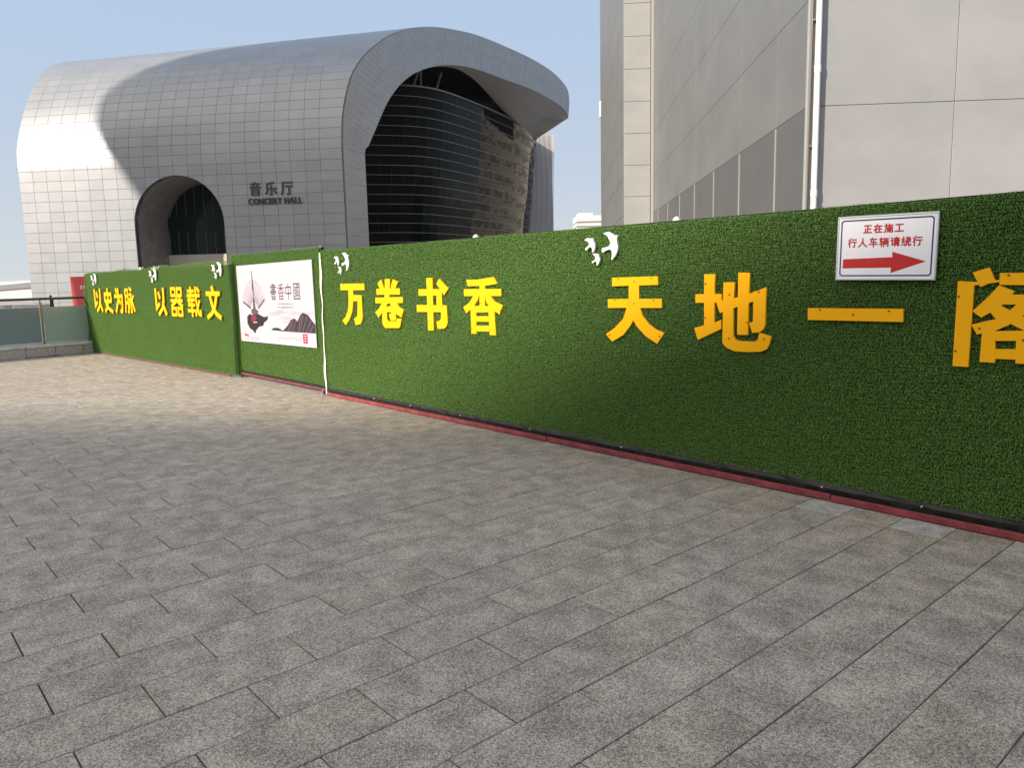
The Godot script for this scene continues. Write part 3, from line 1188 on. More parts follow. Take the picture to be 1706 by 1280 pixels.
func make_hoarding():
	for i in 4:
		patches.append(blade_patch(100 + i, 0.5, 0.25))
	# --- long panel
	var h := thing("turf_hoarding", "long green artificial turf hoarding with a red batten along its foot", "hoarding", Transform3D(Basis(), Vector3(-9.42, 0, FENCE_Z)))
	var ln := 13.2
	var st := begin()
	box(st, Vector3(ln / 2, 1.0, -0.015), Vector3(ln, 1.90, 0.03))
	part("board", st, M.turf_mat, h)
	lay_turf(h, 0.0, ln, 0.115, 1.945, 0.001)
	for x in [0.05, 3.17, 5.68, 8.6, 11.2, 13.0]:
		var post := Node3D.new()
		post.name = "support_post"
		h.add_child(post, true)
		st = begin()
		tube(st, [Vector3(x, 0, -0.08), Vector3(x, 1.955, -0.08)], 0.03, 10)
		part("tube", st, M.galvanised, post)
		if x > 1.0:
			st = begin()
			var prof := []
			var rr := []
			for k in 6:
				var a := PI / 2 * k / 5.0
				prof.append(Vector3(x, 1.953 + 0.034 * sin(a), -0.08))
				rr.append(maxf(0.036 * cos(a), 0.004))
			tube(st, prof, rr, 12)
			part("post_cap", st, M.white_paint, post)
	skirt(h, 0.0, ln, 0.0)
	# --- gate leaf, hung clear of the paving
	var g := thing("turf_gate", "green turf gate leaf carrying the white poster, hung just clear of the paving", "gate", Transform3D(Basis(), Vector3(-12.56, 0, FENCE_Z)))
	st = begin()
	box(st, Vector3(1.555, 1.045, -0.02), Vector3(3.09, 1.88, 0.04))
	part("board", st, M.turf_mat, g)
	lay_turf(g, 0.02, 3.09, 0.13, 2.0, 0.001)
	st = begin()
	box(st, Vector3(1.555, 0.085, 0.012), Vector3(3.08, 0.05, 0.03), 0.004)
	part("dark_rail", st, M.black_sheet, g)
	st = begin()
	box(st, Vector3(1.555, 0.075, 0.034), Vector3(3.06, 0.022, 0.014), 0.003)
	part("red_batten", st, M.red_batten, g)
	st = begin()
	box(st, Vector3(3.06, 1.985, -0.035), Vector3(0.06, 0.07, 0.06), 0.012)
	part("hinge_block", st, M.dark_metal, g)
	for x in [0.12, 2.98]:
		var wheel := Node3D.new()
		wheel.name = "castor"
		g.add_child(wheel, true)
		st = begin()
		tube(st, [Vector3(x - 0.018, 0.03, 0.005), Vector3(x + 0.018, 0.03, 0.005)], 0.03, 14)
		part("wheel", st, M.dark_metal, wheel)
		st = begin()
		box(st, Vector3(x, 0.07, 0.0), Vector3(0.06, 0.03, 0.06), 0.005)
		part("bracket", st, M.galvanised, wheel)
	# --- far panel, set at a slight angle
	var d := Vector3(-7.49, 0, 0.38).normalized()
	var f := thing("turf_hoarding", "green turf hoarding bearing eight small yellow characters, ending at the glass railing", "hoarding", Transform3D(Basis(-d, Vector3.UP, (-d).cross(Vector3.UP)), Vector3(-12.60, 0, FENCE_Z + 0.10) + d * 7.42))
	st = begin()
	box(st, Vector3(3.82, 0.95, -0.015), Vector3(7.62, 1.78, 0.03))
	part("board", st, M.turf_mat, f)
	var steps := 15
	for i in steps:
		# the top rises a little towards the gate
		var x0 := 7.62 * i / steps
		lay_turf_strip(f, x0, 7.62 * (i + 1) / steps, 0.035, 1.835 + 0.09 * (i + 0.5) / steps + 0.012 * sin(i * 1.7))
	st = begin()
	box(st, Vector3(3.7, 0.022, 0.012), Vector3(7.36, 0.03, 0.022), 0.004)
	part("red_batten", st, M.red_batten_dull, f)
	flap(f)
	# the turf is turned back round the end by the gate
	var ret := Node3D.new()
	ret.name = "turned_edge"
	f.add_child(ret, true)
	ret.transform = Transform3D(Basis(Vector3(0.30, 0, -0.954), Vector3.UP, Vector3(0.954, 0, 0.30)), Vector3(7.622, 0, 0.0))
	lay_turf(ret, 0.0, 0.115, 0.035, 1.92, 0.001)
	st = begin()
	box(st, Vector3(0.058, 0.95, -0.006), Vector3(0.112, 1.80, 0.01))
	part("edge_board", st, M.turf_mat, ret)
	# scraps of sheeting caught on the top edge
	for s in [[3.35, 0.30], [4.1, 0.42]]:
		st = begin()
		var line := []
		for k in 7:
			line.append(Vector3(s[0] + s[1] * k / 6.0, 1.885 + 0.018 * sin(k * 1.9 + s[0]), -0.02))
		for k in 6:
			quad(st, line[k], line[k + 1], line[k + 1] + Vector3(0, -0.05, 0.03), line[k] + Vector3(0, -0.05, 0.03))
		part("sheet_scrap", st, M.tape, f)
	# white tape down the joint of gate and long panel
	var tp := thing("white_tape", "narrow white tape hanging down the joint beside the gate", "tape", Transform3D(Basis(), Vector3(-9.43, 0, FENCE_Z + 0.035)))
	st = begin()
	var r := RandomNumberGenerator.new()
	r.seed = 5
	var pl := []
	for k in 25:
		var y := 1.92 - 1.90 * k / 24.0
		var wd := 0.012 + 0.011 * sin(k * 0.55) * sin(k * 0.21 + 0.5) + (0.006 if k > 3 and k < 9 else 0.0)
		pl.append([Vector3(-0.035 * k / 24.0 + 0.006 * sin(k * 0.9), y, 0.004 * sin(k * 1.3)), maxf(absf(wd), 0.006)])
	for k in 24:
		quad(st, pl[k][0] - Vector3(pl[k][1], 0, -0.004), pl[k][0] + Vector3(pl[k][1], 0, 0), pl[k + 1][0] + Vector3(pl[k + 1][1], 0, 0), pl[k + 1][0] - Vector3(pl[k + 1][1], 0, -0.004))
	part("strip", st, M.tape, tp)

func lay_turf_strip(parent: Node3D, x0: float, x1: float, y0: float, y1: float):
	lay_turf(parent, x0, x1, y0, y1, 0.001)

func skirt(h: Node3D, x0: float, x1: float, _z: float):
	# black sheeting under the turf and the red batten in front of it
	var st := begin()
	var n := 120
	var pts := []
	var r := RandomNumberGenerator.new()
	r.seed = 21
	for i in n + 1:
		var x := lerpf(x0, x1, float(i) / n)
		var a := 0.006 * sin(x * 9.0) + 0.005 * sin(x * 23.0 + 1.0) + r.randf_range(-0.002, 0.002)
		var up := 0.118 + 0.006 * sin(x * 3.1)
		if absf(x - 6.95) < 0.12:
			a += 0.018 * (1.0 - absf(x - 6.95) / 0.12)
		pts.append([Vector3(x, up, 0.012), Vector3(x, 0.085, 0.024 + a), Vector3(x, 0.05, 0.018 + a * 0.6), Vector3(x, 0.004, 0.016)])
	for i in n:
		for k in 3:
			quad(st, pts[i][k], pts[i + 1][k], pts[i + 1][k + 1], pts[i][k + 1])
	part("black_sheet", st, M.black_sheet, h)
	var x := x0
	var k2 := 0
	while x < x1 - 0.1:
		var l := minf([2.4, 1.9, 2.75, 2.1][k2 % 4], x1 - x)
		st = begin()
		box(st, Vector3(x + l / 2, 0.028 + 0.002 * (k2 % 3), 0.045 + 0.002 * (k2 % 2)), Vector3(l - 0.006, 0.045, 0.022), 0.005)
		part("red_batten", st, M.red_batten, h)
		x += l
		k2 += 1
	for sx in [1.2, 2.0, 2.95, 4.05, 5.2, 6.98, 7.62, 8.5]:
		st = begin()
		tube(st, [Vector3(sx, 0.088, 0.025), Vector3(sx, 0.088, 0.04)], 0.005, 8)
		part("fixing", st, M.white_paint, h)

func flap(f: Node3D):
	# loose turf folded round the end of the far panel
	var r := RandomNumberGenerator.new()
	r.seed = 77
	var st := begin()
	var bl := begin()
	var g := []
	for i in 15:
		var row := []
		var y := 0.02 + 1.80 * i / 14.0
		var out := 0.02 + 0.20 * smoothstep(0.05, 0.45, y) - 0.09 * smoothstep(1.3, 1.82, y) + 0.02 * sin(i * 1.9)
		for j in 9:
			var t := j / 8.0
			var x := -out * 1.25 * sin(t * PI * 0.5)
			var z := 0.05 * sin(t * PI) - 0.05 * t + 0.035 * sin(t * 9.0 + i * 0.45) * t + 0.03 * sin(i * 0.8) * t
			row.append(Vector3(x, y, z))
		g.append(row)
	for i in 14:
		for j in 8:
			quad(st, g[i][j], g[i][j + 1], g[i + 1][j + 1], g[i + 1][j])
			var a: Vector3 = g[i][j]
			var nrm: Vector3 = (g[i][j + 1] - a).cross(g[i + 1][j] - a).normalized()
			if nrm.z < 0.0:
				nrm = -nrm
			for q in 60:
				var u := r.randf()
				var v := r.randf()
				var p: Vector3 = a.lerp(g[i][j + 1], u).lerp(g[i + 1][j].lerp(g[i + 1][j + 1], u), v)
				var dir := (nrm * r.randf_range(0.3, 1.0) + Vector3(r.randf_range(-0.5, 0.5), r.randf_range(-0.9, 0.4), r.randf_range(-0.5, 0.5))).normalized()
				var sd := dir.cross(Vector3(r.randf(), 0.3, r.randf())).normalized() * 0.0022
				bl.set_color(Color(0.118, 0.285, 0.037) * r.randf_range(0.7, 1.3))
				tri(bl, p - sd, p + sd, p + dir * r.randf_range(0.015, 0.026))
	var o := part("loose_end", st, M.turf_mat, f)
	part("loose_end_blades", bl, M.turf, o).set_meta("kind", "stuff")

# ---------------------------------------------------------------- railing

func make_railing():
	var dir := Vector3(0.19, 0, 1.0).normalized()
	var base := Vector3(-20.40, 0, -4.75)
	var r := thing("glass_railing", "glass railing with steel posts and dark handrail on a low stone kerb", "railing", Transform3D(Basis(dir, Vector3.UP, dir.cross(Vector3.UP)), base))
	# local x runs along the railing towards the viewer's side, -z out over the square
	var n := 18
	for i in n:
		var st := begin()
		box(st, Vector3(0.3 + i * 0.6, 0.10, -0.16), Vector3(0.588, 0.20, 0.34), 0.006)
		part("kerb_stone", st, M.kerb, r)
	var st2 := begin()
	box(st2, Vector3(n * 0.3, 0.095, -0.17), Vector3(n * 0.6, 0.19, 0.30))
	part("kerb_core", st2, M.joint, r)
	for i in 6:
		st2 = begin()
		box(st2, Vector3(0.9 + i * 1.8, 0.235, -0.16), Vector3(1.79, 0.065, 0.38), 0.012)
		part("coping", st2, M.kerb_cap, r)
	for i in 8:
		var x := -0.08 + 1.42 * i
		var post := Node3D.new()
		post.name = "post"
		r.add_child(post, true)
		st2 = begin()
		box(st2, Vector3(x, 0.74, -0.12), Vector3(0.055, 0.94, 0.075), 0.008)
		part("shaft", st2, M.steel, post)
		st2 = begin()
		tube(st2, [Vector3(x, 1.18, -0.12), Vector3(x, 1.27, -0.12)], 0.016, 8)
		part("stem", st2, M.steel, post)
		for y in [0.55, 1.0]:
			st2 = begin()
			box(st2, Vector3(x, y, -0.075), Vector3(0.11, 0.05, 0.03), 0.006)
			part("clamp", st2, M.steel, post)
		if i < 7:
			st2 = begin()
			box(st2, Vector3(x + 0.71, 0.70, -0.14), Vector3(1.34, 0.80, 0.012))
			part("glass_pane", st2, M.frost2 if i < 1 else M.frost, r)
			st2 = begin()
			box(st2, Vector3(x + 0.71, 0.29, -0.14), Vector3(1.34, 0.05, 0.05), 0.005)
			part("glass_channel", st2, M.alu, r)
	st2 = begin()
	tube(st2, [Vector3(-0.6, 1.285, -0.12), Vector3(10.6, 1.285, -0.12)], 0.03, 12)
	part("handrail", st2, M.rail_dark, r)

# ---------------------------------------------------------------- characters on the turf

const STROKES := {
	"zheng": [[10,12,90,12],[50,12,50,90],[50,50,85,50],[25,45,25,90],[5,90,95,90]],
	"zai4": [[8,22,92,22],[42,5,34,30,22,52,8,68],[26,48,26,95],[42,55,88,55],[64,32,64,90],[38,90,95,90]],
	"shi1": [[22,5,28,16],[5,24,48,24],[24,24,22,55,14,80,4,95],[22,48,42,48,40,85,30,92],[60,5,52,30],[56,20,96,20],[52,55,92,40,90,70],[72,32,72,78],[56,42,56,85,62,92,96,92,96,78]],
	"gong": [[12,15,88,15],[50,15,50,88],[5,88,95,88]],
	"xing": [[30,5,8,28],[30,32,6,58],[20,48,20,95],[45,15,92,15],[40,42,96,42],[75,42,75,90,60,92]],
	"ren": [[50,6,48,35,35,65,6,94],[50,35,62,65,95,94]],
	"che": [[15,18,85,18],[40,4,24,48,82,48],[5,70,95,70],[54,32,54,96]],
	"liang": [[4,20,38,20],[18,5,10,48,36,48],[3,72,40,66],[24,34,24,96],[44,14,98,14],[48,36,48,96],[48,36,94,36,94,90,86,94],[62,16,62,45,54,75],[62,50,68,66],[80,16,80,45,72,75],[80,50,87,66]],
	"qing": [[12,8,22,20],[5,36,22,36,22,85,34,74],[42,15,95,15],[45,29,92,29],[38,43,98,43],[68,5,68,43],[48,55,48,96],[48,55,90,55,90,92,82,94],[48,68,88,68],[48,80,88,80]],
	"rao": [[24,5,8,34,30,32],[30,32,8,62,36,56],[5,88,38,78],[44,20,90,12],[62,5,70,34,90,40,95,30],[88,18,50,44],[44,52,94,52],[58,52,56,78,40,96],[74,52,74,88,80,92,96,90,96,78]],
	"yin1": [[50,2,50,16],[12,16,88,16],[32,20,38,38],[68,20,62,38],[4,40,96,40],[22,52,22,98],[78,52,78,98],[20,54,80,54],[22,73,78,73],[22,93,78,93]],
	"le": [[80,6,22,16,18,50,96,50],[54,24,54,90,38,90],[26,60,8,86],[74,60,94,86]],
	"ting": [[8,10,96,10],[16,10,16,55,4,96],[32,36,94,36],[66,36,66,90,46,90]],
	"shu1": [[25,10,80,10],[78,10,78,34],[5,22,95,22],[25,34,80,34],[12,46,88,46],[50,2,50,56],[5,56,95,56],[26,66,26,98],[26,66,76,66],[76,66,76,98],[26,82,76,82],[26,96,76,96]],
	"xiang": [[80,5,20,14],[50,10,50,52],[5,28,95,28],[48,30,8,58],[52,30,92,58],[24,60,24,98],[24,60,76,60],[76,60,76,98],[24,78,76,78],[24,95,76,95]],
	"zhong": [[12,25,12,62],[12,25,88,25],[88,25,88,62],[12,62,88,62],[50,3,50,98]],
	"guo": [[8,6,8,96],[8,6,92,6],[92,6,92,96],[8,94,92,94],[20,28,80,28],[26,42,26,62],[26,42,48,42],[48,42,48,62],[26,62,48,62],[20,80,52,74],[58,14,64,50,82,82],[76,48,56,80],[70,14,78,22]],
	"yi3": [[14,6,14,74,42,58],[36,18,48,42],[80,4,78,50,62,76,30,96],[70,62,96,96]],
	"shi3": [[12,26,88,26],[16,24,16,58],[84,24,84,58],[14,54,86,54],[50,3,50,52,40,75,8,96],[22,62,50,82,96,96]],
	"wei": [[22,5,32,22],[6,34,86,34,84,70,78,92,60,90],[48,4,44,50,10,96],[54,46,64,64]],
	"mai": [[12,10,12,60,4,96],[12,10,38,10,38,92,28,92],[12,34,38,34],[12,58,38,58],[56,4,76,14],[50,28,70,28,70,90,58,92],[46,46,60,46,44,84],[94,32,74,50],[72,44,98,90]],
	"qi": [[6,8,46,8],[10,6,10,32],[42,6,42,32],[8,30,44,30],[54,8,94,8],[58,6,58,32],[90,6,90,32],[56,30,92,30],[6,72,46,72],[10,70,10,98],[42,70,42,98],[8,94,44,94],[54,72,94,72],[58,70,58,98],[90,70,90,98],[56,94,92,94],[4,47,96,47],[52,34,44,50,6,66],[52,47,96,66],[70,34,80,42]],
	"zai": [[8,16,56,16],[32,2,32,30],[4,30,96,30],[6,44,58,44],[24,34,14,60,58,60],[4,78,60,78],[36,50,36,98],[68,2,70,50,84,88,97,90,97,74],[92,46,60,94],[80,6,94,20]],
	"wen": [[44,2,54,20],[4,24,96,24],[76,24,60,60,36,84,4,97],[26,24,42,60,64,84,96,97]],
}
const GLYPHS := {
	"wan": [-8.619, 1.243, [[-295,263,296,262,294,183,-294,182], [-94,212,24,211,-1,12,-31,-88,-112,-191,-211,-263,-288,-206,-211,-163,-142,-91,-107,11], [-39,122,217,118,210,46,-47,44], [128,113,217,113,219,-143,204,-192,161,-238,42,-255,10,-173,71,-156,98,-126]]],
	"juan": [-7.784, 1.266, [[-225,238,-150,283,-87,172,-178,162], [-61,288,48,287,27,148,-73,148], [111,281,215,253,141,166,42,167], [-258,175,246,178,244,107,-261,103], [-73,186,30,185,7,-1,-94,-2], [-295,67,302,80,300,12,-295,0], [-146,16,-19,18,-81,-49,-243,-171,-311,-110,-206,-51], [21,18,167,19,213,-35,310,-70,259,-156,156,-119,59,-47], [-133,-36,137,-27,137,-96,-156,-102], [-151,-41,-48,-39,-53,-180,-34,-217,-101,-281,-138,-263,-159,-231], [-153,-210,132,-205,165,-170,257,-172,220,-261,194,-280,-101,-289,-138,-263], [42,-38,144,-36,143,-175,98,-200,21,-195,-8,-118,44,-117]]],
	"shu": [-6.903, 1.267, [[-96,287,17,287,6,-285,-97,-287], [-254,166,173,166,183,99,-255,93], [88,155,175,155,182,-27,77,-29], [141,274,300,172,220,102,90,225], [-301,-9,261,-7,258,-79,-300,-86], [162,-21,260,-19,268,-187,245,-230,201,-256,81,-262,65,-186,116,-176,150,-155]]],
	"xiang": [-6.038, 1.261, [[-250,267,-69,265,185,288,237,223,54,205,-228,201], [-35,212,49,212,39,-10,-45,-12], [-294,170,295,172,297,104,-297,101], [-130,113,-48,114,-68,67,-146,-7,-270,-77,-313,-16,-209,33], [39,114,117,114,190,50,314,10,261,-77,147,-28,67,36], [-192,-7,-103,-6,-109,-284,-192,-285], [94,-3,184,-2,200,-287,102,-286], [-190,-1,188,5,188,-59,-191,-66], [-140,-105,134,-98,131,-153,-143,-159], [-145,-201,140,-192,137,-252,-147,-258]]],
	"tian": [-4.076, 1.257, [[-236,265,241,270,244,203,-236,194], [-55,216,51,215,51,68,-56,67], [-283,87,279,94,282,22,-283,13], [-71,32,9,33,-6,-77,-37,-127,-118,-210,-237,-270,-307,-209,-212,-155,-117,-76], [-19,32,57,33,88,-44,154,-112,230,-153,307,-175,236,-264,121,-209,32,-134,-14,-78]]],
	"di": [-3.165, 1.258, [[-237,278,-142,277,-146,203,-144,-109,-233,-118,-237,132], [-314,130,-85,131,-84,68,-313,65], [-321,-126,-145,-80,-87,-60,-85,-125,-288,-216], [-130,71,-72,86,54,110,178,144,275,180,276,117,177,80,55,41,-98,-8], [-71,217,24,216,15,70,19,-174,40,-202,80,-208,196,-206,218,-193,229,-141,321,-163,309,-217,291,-252,248,-274,147,-284,29,-284,-32,-264,-66,-236,-72,-213], [51,285,145,282,139,71,137,-160,51,-162], [176,150,274,161,272,-90,257,-118,226,-139,172,-144,145,-74,177,-64]]],
	"yi": [-2.272, 1.26, [[-308,37,307,42,309,-38,-305,-42]]],
	"ge": [-1.384, 1.257, [[-284,210,-199,205,-199,129,-204,-285,-287,-285], [-210,258,-126,285,-92,210,-165,176], [-204,204,-64,215,-64,204,-203,184], [-72,253,238,249,242,183,-71,187], [176,245,241,244,287,-251,246,-268,190,-272,176,-197,213,-190], [-73,184,5,152,-18,112,-66,60,-153,3,-199,38,-130,112], [-29,133,132,134,130,80,-56,78], [-201,-39,-77,-3,-14,44,23,84,110,97,84,51,38,5,-14,-36,-79,-70,-143,-87,-169,-94], [-67,78,-4,41,67,6,166,-36,160,-97,92,-78,-10,-25,-83,2,-108,34], [-143,-79,-76,-70,-68,-251,-146,-251], [-144,-76,94,-62,97,-118,-142,-130], [-83,-174,100,-164,104,-225,-80,-228], [27,-75,95,-72,107,-247,33,-247]]],
}

func csg_from(polys: Array, depth: float, m: Material) -> CSGCombiner3D:
	var c := CSGCombiner3D.new()
	for p in polys:
		var q := CSGPolygon3D.new()
		q.polygon = p
		q.mode = CSGPolygon3D.MODE_DEPTH
		q.depth = depth
		q.material = m
		c.add_child(q, true)
	return c

func stroke_polys(strokes: Array, w: float, h: float, width: float) -> Array:
	var out := []
	for s in strokes:
		var line := PackedVector2Array()
		for i in range(0, s.size(), 2):
			line.append(Vector2(s[i] / 100.0 * w, -s[i + 1] / 100.0 * h))
		for p in Geometry2D.offset_polyline(line, width * 0.5, Geometry2D.JOIN_MITER, Geometry2D.END_BUTT):
			if not Geometry2D.is_polygon_clockwise(p):
				out.append(p)
	return out

func csg_strokes(strokes: Array, w: float, h: float, width: float, depth: float, m: Material = null) -> CSGCombiner3D:
	return csg_from(stroke_polys(strokes, w, h, width), depth, m if m != null else M.letter_metal)

func make_characters():
	var says := {"wan": "first after the white tape, two legs under a bar", "juan": "second after the white tape, crowded strokes", "shu": "third after the white tape, with a corner dot", "xiang": "fourth after the white tape, ending in a ladder box", "tian": "of two bars on spread legs, below the flock of birds", "di": "of hooked uprights, just before the single bar", "yi": "that is one plain horizontal bar below the detour sign", "ge": "shaped as a gate frame round a box, past the plain bar"}
	for key in GLYPHS:
		var g: Array = GLYPHS[key]
		var t := thing("yellow_character", "large yellow character %s" % says[key], "character", Transform3D(Basis(), Vector3(g[0], g[1], -4.893)), "yellow characters on the turf")
		var polys := []
		var all := []
		for p in g[2]:
			var q := PackedVector2Array()
			for i in range(0, p.size(), 2):
				q.append(Vector2(p[i] / 1000.0, p[i + 1] / 1000.0))
			polys.append(q)
			all.append(q)
		var c := csg_from(polys, 0.018, M.yellow)
		c.name = "plate"
		t.add_child(c, true)
		screws(t, all, 0.0)
	# the smaller-looking eight on the far panel, each about 0.6 m
	var d := Vector3(-7.49, 0, 0.38).normalized()
	var out := (-d).cross(Vector3.UP)
	var p0 := Vector3(-12.43, 0, -4.80)
	var row := [["yi3", "nearest the glass railing", 7.05], ["shi3", "second from the glass railing", 6.35], ["wei", "third from the glass railing", 5.64], ["mai", "fourth from the glass railing", 4.99], ["yi3", "fourth from the poster gate", 3.27], ["qi", "third from the poster gate, built of four boxes", 2.47], ["zai", "second from the poster gate", 1.70], ["wen", "next to the poster gate, with crossed legs", 0.88]]
	for s in row:
		var t := thing("yellow_character", "yellow character on the far panel, %s" % s[1], "character", Transform3D(Basis(-d, Vector3.UP, out), p0 + d * s[2] + Vector3(0, 1.51, 0) + out * 0.015), "yellow characters on the turf")
		var polys := stroke_polys(STROKES[s[0]], 0.59, 0.555, 0.074 if s[0] not in ["qi", "zai", "mai"] else 0.056)
		var c := csg_from(polys, 0.018, M.yellow)
		c.name = "plate"
		t.add_child(c, true)

func screws(t: Node3D, polys: Array, z: float):
	# screw heads near the ends of the larger strokes
	var used := []
	for p in polys:
		var bb := Rect2(p[0], Vector2.ZERO)
		for v in p:
			bb = bb.expand(v)
		for f in [Vector2(0.14, 0.82), Vector2(0.86, 0.82), Vector2(0.14, 0.18), Vector2(0.86, 0.2), Vector2(0.5, 0.5)]:
			if bb.size.length() < 0.2:
				continue
			var q: Vector2 = bb.position + bb.size * f
			if not Geometry2D.is_point_in_polygon(q, p):
				continue
			var near := false
			for u in used:
				near = near or u.distance_to(q) < 0.17
			if near:
				continue
			used.append(q)
			var st := begin()
			tube(st, [Vector3(q.x, q.y, z - 0.004), Vector3(q.x, q.y, z + 0.003)], 0.0065, 8)
			part("screw", st, M.screw, t)

const BIRDS := [[27,127,77,141,119,127,148,103,189,108,174,71,189,23,186,-17,165,-56,117,-100,129,-45,118,-5,64,-9,16,-34,14,12,52,11,98,22,112,52,89,89,65,117], [-188,83,-156,101,-112,92,-91,98,-81,70,-63,38,-67,7,-95,-30,-95,12,-119,27,-151,10,-168,-9,-176,18,-144,28,-129,50,-146,74], [-95,-37,-64,-32,-39,-41,-21,-38,-24,-58,-9,-81,-19,-112,-47,-140,-44,-107,-65,-97,-96,-117,-99,-99,-71,-91,-56,-70,-70,-49]]

func make_birds():
	# each flock is three cut-out birds; offsets measured from the middle of the flock
	var d := Vector3(-7.49, 0, 0.38).normalized()
	var out := (-d).cross(Vector3.UP)
	var p0 := Vector3(-12.43, 0, -4.80)
	var ref := Vector2(0.04, 0.139)
	var spots := [
		[Transform3D(Basis(), Vector3(-4.431, 1.761, -4.885)), "above the two-barred character"],
		[Transform3D(Basis(), Vector3(-8.85, 1.757, -4.885)), "beside the white tape"],
		[Transform3D(Basis(-d, Vector3.UP, out), p0 + d * 0.36 + Vector3(0, 1.75, 0) + out * 0.02), "beside the poster gate"],
		[Transform3D(Basis(-d, Vector3.UP, out), p0 + d * 3.26 + Vector3(0, 1.71, 0) + out * 0.02), "in the middle of the far panel"],
		[Transform3D(Basis(-d, Vector3.UP, out), p0 + d * 6.93 + Vector3(0, 1.68, 0) + out * 0.02), "near the glass railing"]]
	var size := ["largest white bird of the flock", "middle-sized white bird of the flock", "smallest white bird of the flock"]
	for s in spots:
		for b in 3:
			var q := PackedVector2Array()
			var mid := Vector2.ZERO
			for i in range(0, BIRDS[b].size(), 2):
				q.append(Vector2(BIRDS[b][i] / 1000.0, BIRDS[b][i + 1] / 1000.0))
				mid += q[-1]
			mid /= q.size()
			for i in q.size():
				q[i] -= mid
			# round the outline a little
			var sm := PackedVector2Array()
			for i in q.size():
				var a := q[i]
				var c := q[(i + 1) % q.size()]
				sm.append(a.lerp(c, 0.22))
				sm.append(a.lerp(c, 0.78))
			var st := begin()
			prism(st, sm, -0.02, 0.0)
			var t := thing("bird_cutout", "%s %s" % [size[b], s[1]], "bird cutout", s[0] * Transform3D(Basis(), Vector3(mid.x, mid.y, 0)), "white birds on the turf")
			part("board", st, M.white_board, t)
			for k in [0.25, -0.2]:
				var p := Vector2(0.01, k * 0.16) * (1.0 if b == 0 else 0.55)
				if Geometry2D.is_point_in_polygon(p, sm):
					var st2 := begin()
					tube(st2, [Vector3(p.x, p.y, -0.002), Vector3(p.x, p.y, 0.003)], 0.005, 6)
					part("pin", st2, M.screw, t)

# ---------------------------------------------------------------- printed sign and poster

func draw_line_px(im: Image, a: Vector2, b: Vector2, w: float, c: Color):
	var r := w * 0.5
	var lo := Vector2(minf(a.x, b.x), minf(a.y, b.y)) - Vector2.ONE * (r + 1)
	var hi := Vector2(maxf(a.x, b.x), maxf(a.y, b.y)) + Vector2.ONE * (r + 1)
	for y in range(maxi(0, int(lo.y)), mini(im.get_height(), int(hi.y) + 1)):
		for x in range(maxi(0, int(lo.x)), mini(im.get_width(), int(hi.x) + 1)):
			var p := Vector2(x + 0.5, y + 0.5)
			var q := Geometry2D.get_closest_point_to_segment(p, a, b)
			var k := clampf(r - p.distance_to(q) + 0.5, 0.0, 1.0)
			if k > 0.0:
				im.set_pixel(x, y, im.get_pixel(x, y).lerp(Color(c.r, c.g, c.b, 1), k * c.a))

func draw_poly_px(im: Image, pts: Array, c: Color):
	var poly := PackedVector2Array()
	var bb := Rect2(Vector2(pts[0], pts[1]), Vector2.ZERO)
	for i in range(0, pts.size(), 2):
		poly.append(Vector2(pts[i], pts[i + 1]))
		bb = bb.expand(poly[-1])
	for y in range(maxi(0, int(bb.position.y)), mini(im.get_height(), int(bb.end.y) + 1)):
		for x in range(maxi(0, int(bb.position.x)), mini(im.get_width(), int(bb.end.x) + 1)):
			if Geometry2D.is_point_in_polygon(Vector2(x + 0.5, y + 0.5), poly):
				im.set_pixel(x, y, im.get_pixel(x, y).lerp(Color(c.r, c.g, c.b, 1), c.a))

func draw_strokes_px(im: Image, key: String, x: float, y: float, w: float, h: float, wd: float, c: Color):
	for s in STROKES[key]:
		for i in range(0, s.size() - 2, 2):
			draw_line_px(im, Vector2(x + s[i] * w / 100.0, y + s[i + 1] * h / 100.0), Vector2(x + s[i + 2] * w / 100.0, y + s[i + 3] * h / 100.0), wd, c)

func print_face(st: SurfaceTool, w: float, h: float, z: float):
	var c := [Vector3(-w / 2, h / 2, z), Vector3(w / 2, h / 2, z), Vector3(w / 2, -h / 2, z), Vector3(-w / 2, -h / 2, z)]
	var uv := [Vector2(0, 0), Vector2(1, 0), Vector2(1, 1), Vector2(0, 1)]
	for i in [0, 1, 2, 0, 2, 3]:
		st.set_normal(Vector3(0, 0, 1))
		st.set_uv(uv[i])
		st.add_vertex(c[i])

